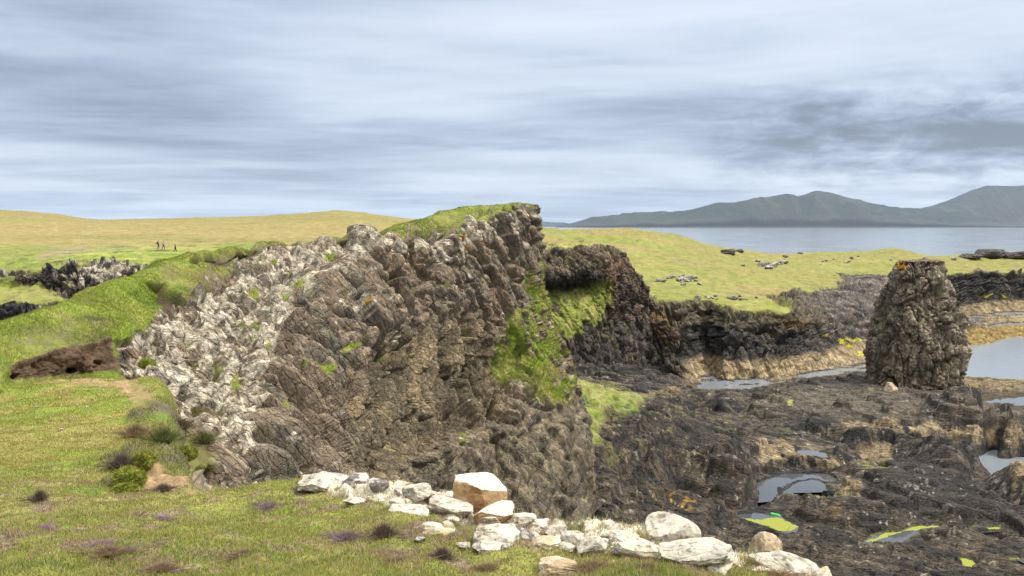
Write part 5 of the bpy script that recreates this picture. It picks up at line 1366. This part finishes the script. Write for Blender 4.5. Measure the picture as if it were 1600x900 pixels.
# ------------------------------------------------------------------ 12. sky, sun, camera
SUN_EL, SUN_AZ = math.radians(57), math.radians(96)     # azimuth measured from +Y toward +X (sun behind-left)
def world():
    w = bpy.data.worlds.new('World'); SC.world = w; w.use_nodes = True; nt = w.node_tree; nt.nodes.clear(); L = nt.links.new
    out = N(nt, 'ShaderNodeOutputWorld'); bg = N(nt, 'ShaderNodeBackground', ins={'Strength': .1})
    sky = N(nt, 'ShaderNodeTexSky', sky_type='NISHITA', sun_disc=False, sun_elevation=SUN_EL, sun_rotation=SUN_AZ, altitude=40.0, air_density=1.0, dust_density=1.5)
    tc = N(nt, 'ShaderNodeTexCoord'); sp = N(nt, 'ShaderNodeSeparateXYZ'); L(tc.outputs['Generated'], sp.inputs[0])
    def M(op, a, b=None, c=None, clamp=False):
        n = N(nt, 'ShaderNodeMath', operation=op, use_clamp=clamp)
        for i, v in enumerate((a, b, c)):
            if v is None: continue
            if isinstance(v, (int, float)): n.inputs[i].default_value = v
            else: L(v, n.inputs[i])
        return n.outputs[0]
    def comb(x, y, z=0.0):
        n = N(nt, 'ShaderNodeCombineXYZ')
        for i, v in enumerate((x, y, z)):
            if isinstance(v, (int, float)): n.inputs[i].default_value = v
            else: L(v, n.inputs[i])
        return n.outputs[0]
    def noise(vec, scale, detail, rough, dist=0.):
        n = N(nt, 'ShaderNodeTexNoise', ins={'Scale': scale, 'Detail': detail, 'Roughness': rough, 'Distortion': dist}); L(vec, n.inputs['Vector']); return n.outputs['Fac']
    def smooth(v, a, b, lo=0., hi=1.):
        n = N(nt, 'ShaderNodeMapRange', interpolation_type='SMOOTHSTEP', ins={'From Min': a, 'From Max': b, 'To Min': lo, 'To Max': hi}); L(v, n.inputs['Value']); return n.outputs[0]
    x, y, z = sp.outputs[0], sp.outputs[1], sp.outputs[2]
    az = M('ARCTAN2', x, y); el = M('ARCSINE', z); elp = M('MAXIMUM', el, 0.0)
    zz = M('ADD', M('MAXIMUM', z, 0.0), .055)
    u = M('DIVIDE', x, zz); v = M('DIVIDE', y, zz)
    plane = comb(M('MULTIPLY', u, .62), M('ADD', v, M('MULTIPLY', u, -.12)))
    n1 = noise(plane, .55, 8, .55, .5); n2 = noise(plane, 1.9, 6, .6, .3)
    plane2 = comb(M('MULTIPLY', u, .9), v, 7.); n3 = noise(plane2, 3.2, 5, .6, .6)
    band = comb(M('MULTIPLY', az, 1.1), M('ADD', M('MULTIPLY', el, 15.), M('MULTIPLY', az, -.6)), 3.); n4 = noise(band, 1.15, 6, .55, .4)
    d = M('ADD', M('MULTIPLY', n1, .55), M('MULTIPLY', n2, .12)); d = M('ADD', d, M('MULTIPLY', n3, .08)); d = M('ADD', d, M('MULTIPLY', n4, .62))
    lump = noise(comb(M('MULTIPLY', az, 9.), M('MULTIPLY', el, 26.), 1.), 1.6, 7, .6, .3)
    lk = M('MULTIPLY', smooth(az, .12, .34), M('MULTIPLY', smooth(el, .02, .05), smooth(el, .11, .17, 1., 0.)))
    d = M('ADD', d, M('MULTIPLY', M('MULTIPLY', M('SUBTRACT', lump, .5), lk), .9))
    # heavier bank low on the right
    def blob(a0, e0, ra, re):
        da = M('DIVIDE', M('SUBTRACT', az, a0), ra); de = M('DIVIDE', M('SUBTRACT', el, e0), re)
        return M('POWER', 2.718, M('MULTIPLY', M('ADD', M('MULTIPLY', da, da), M('MULTIPLY', de, de)), -1.))
    for (a0, e0, ra, re, k) in SKY_BLOBS:
        d = M('ADD', d, M('MULTIPLY', blob(a0, e0, ra, re), k))
    t = smooth(d, .40, 1.06)
    cr = N(nt, 'ShaderNodeValToRGB'); L(t, cr.inputs[0])
    el_ = cr.color_ramp.elements; el_[0].position = 0; el_[0].color = (6.3, 6.9, 7.8, 1); el_[1].position = 1; el_[1].color = (1.7, 2.0, 2.6, 1)
    for pos, c in ((.3, (5.1, 5.75, 6.9)), (.55, (3.7, 4.3, 5.5)), (.78, (2.6, 3.05, 4.1))):
        e = cr.color_ramp.elements.new(pos); e.color = (*c, 1)
    # brighter towards the zenith as under real overcast
    zen = smooth(el, .28, 1.0, 1.0, 2.5)
    vs = N(nt, 'ShaderNodeVectorMath', operation='SCALE'); L(cr.outputs[0], vs.inputs[0]); L(zen, vs.inputs['Scale'])
    neu = N(nt, 'ShaderNodeMix', data_type='RGBA'); L(smooth(el, .26, .6), neu.inputs[0]); L(vs.outputs[0], neu.inputs[6])
    nv_ = N(nt, 'ShaderNodeVectorMath', operation='SCALE'); nv_.inputs[0].default_value = (6.3, 6.3, 6.3); L(zen, nv_.inputs['Scale']); L(nv_.outputs[0], neu.inputs[7])
    mxn = N(nt, 'ShaderNodeMix', data_type='RGBA'); mxn.inputs[0].default_value = .92
    L(sky.outputs[0], mxn.inputs[6]); L(neu.outputs[2], mxn.inputs[7])
    L(mxn.outputs[2], bg.inputs[0]); L(bg.outputs[0], out.inputs[0])
SKY_BLOBS = [(.44, .093, .19, .026, .26), (.30, .075, .12, .010, .12), (.25, .125, .35, .016, .16), (-.35, .11, .25, .03, .18), (-.05, .125, .12, .012, -.14), (.0, .05, .6, .03, -.03), (-.45, .20, .2, .06, .10), (.1, .21, .4, .05, -.08)]
world()
sun = bpy.data.lights.new('sun', 'SUN'); sun.energy = 3.1; sun.angle = math.radians(10); sun.color = (1, .95, .87)
so = bpy.data.objects.new('sun', sun); COL.objects.link(so)
sd = Vector((math.sin(SUN_AZ) * math.cos(SUN_EL), math.cos(SUN_AZ) * math.cos(SUN_EL), math.sin(SUN_EL)))
so.rotation_euler = (-sd).to_track_quat('-Z', 'Y').to_euler()

cam = bpy.data.cameras.new('camera'); co = bpy.data.objects.new('camera', cam); COL.objects.link(co)
co.location = (0, 0, EYE); co.rotation_euler = (math.pi / 2 - PITCH, 0, 0)
cam.sensor_width = 36; cam.lens = 36 * FPX / W_PX; cam.clip_start = .1; cam.clip_end = 120000
SC.camera = co
SC.render.engine = 'CYCLES'
SC.cycles.use_denoising = True
SC.cycles.max_bounces = 5; SC.cycles.diffuse_bounces = 2; SC.cycles.volume_bounces = 1
SC.view_settings.view_transform = 'Standard'; SC.view_settings.look = 'None'; SC.view_settings.exposure = .4; SC.view_settings.gamma = 1
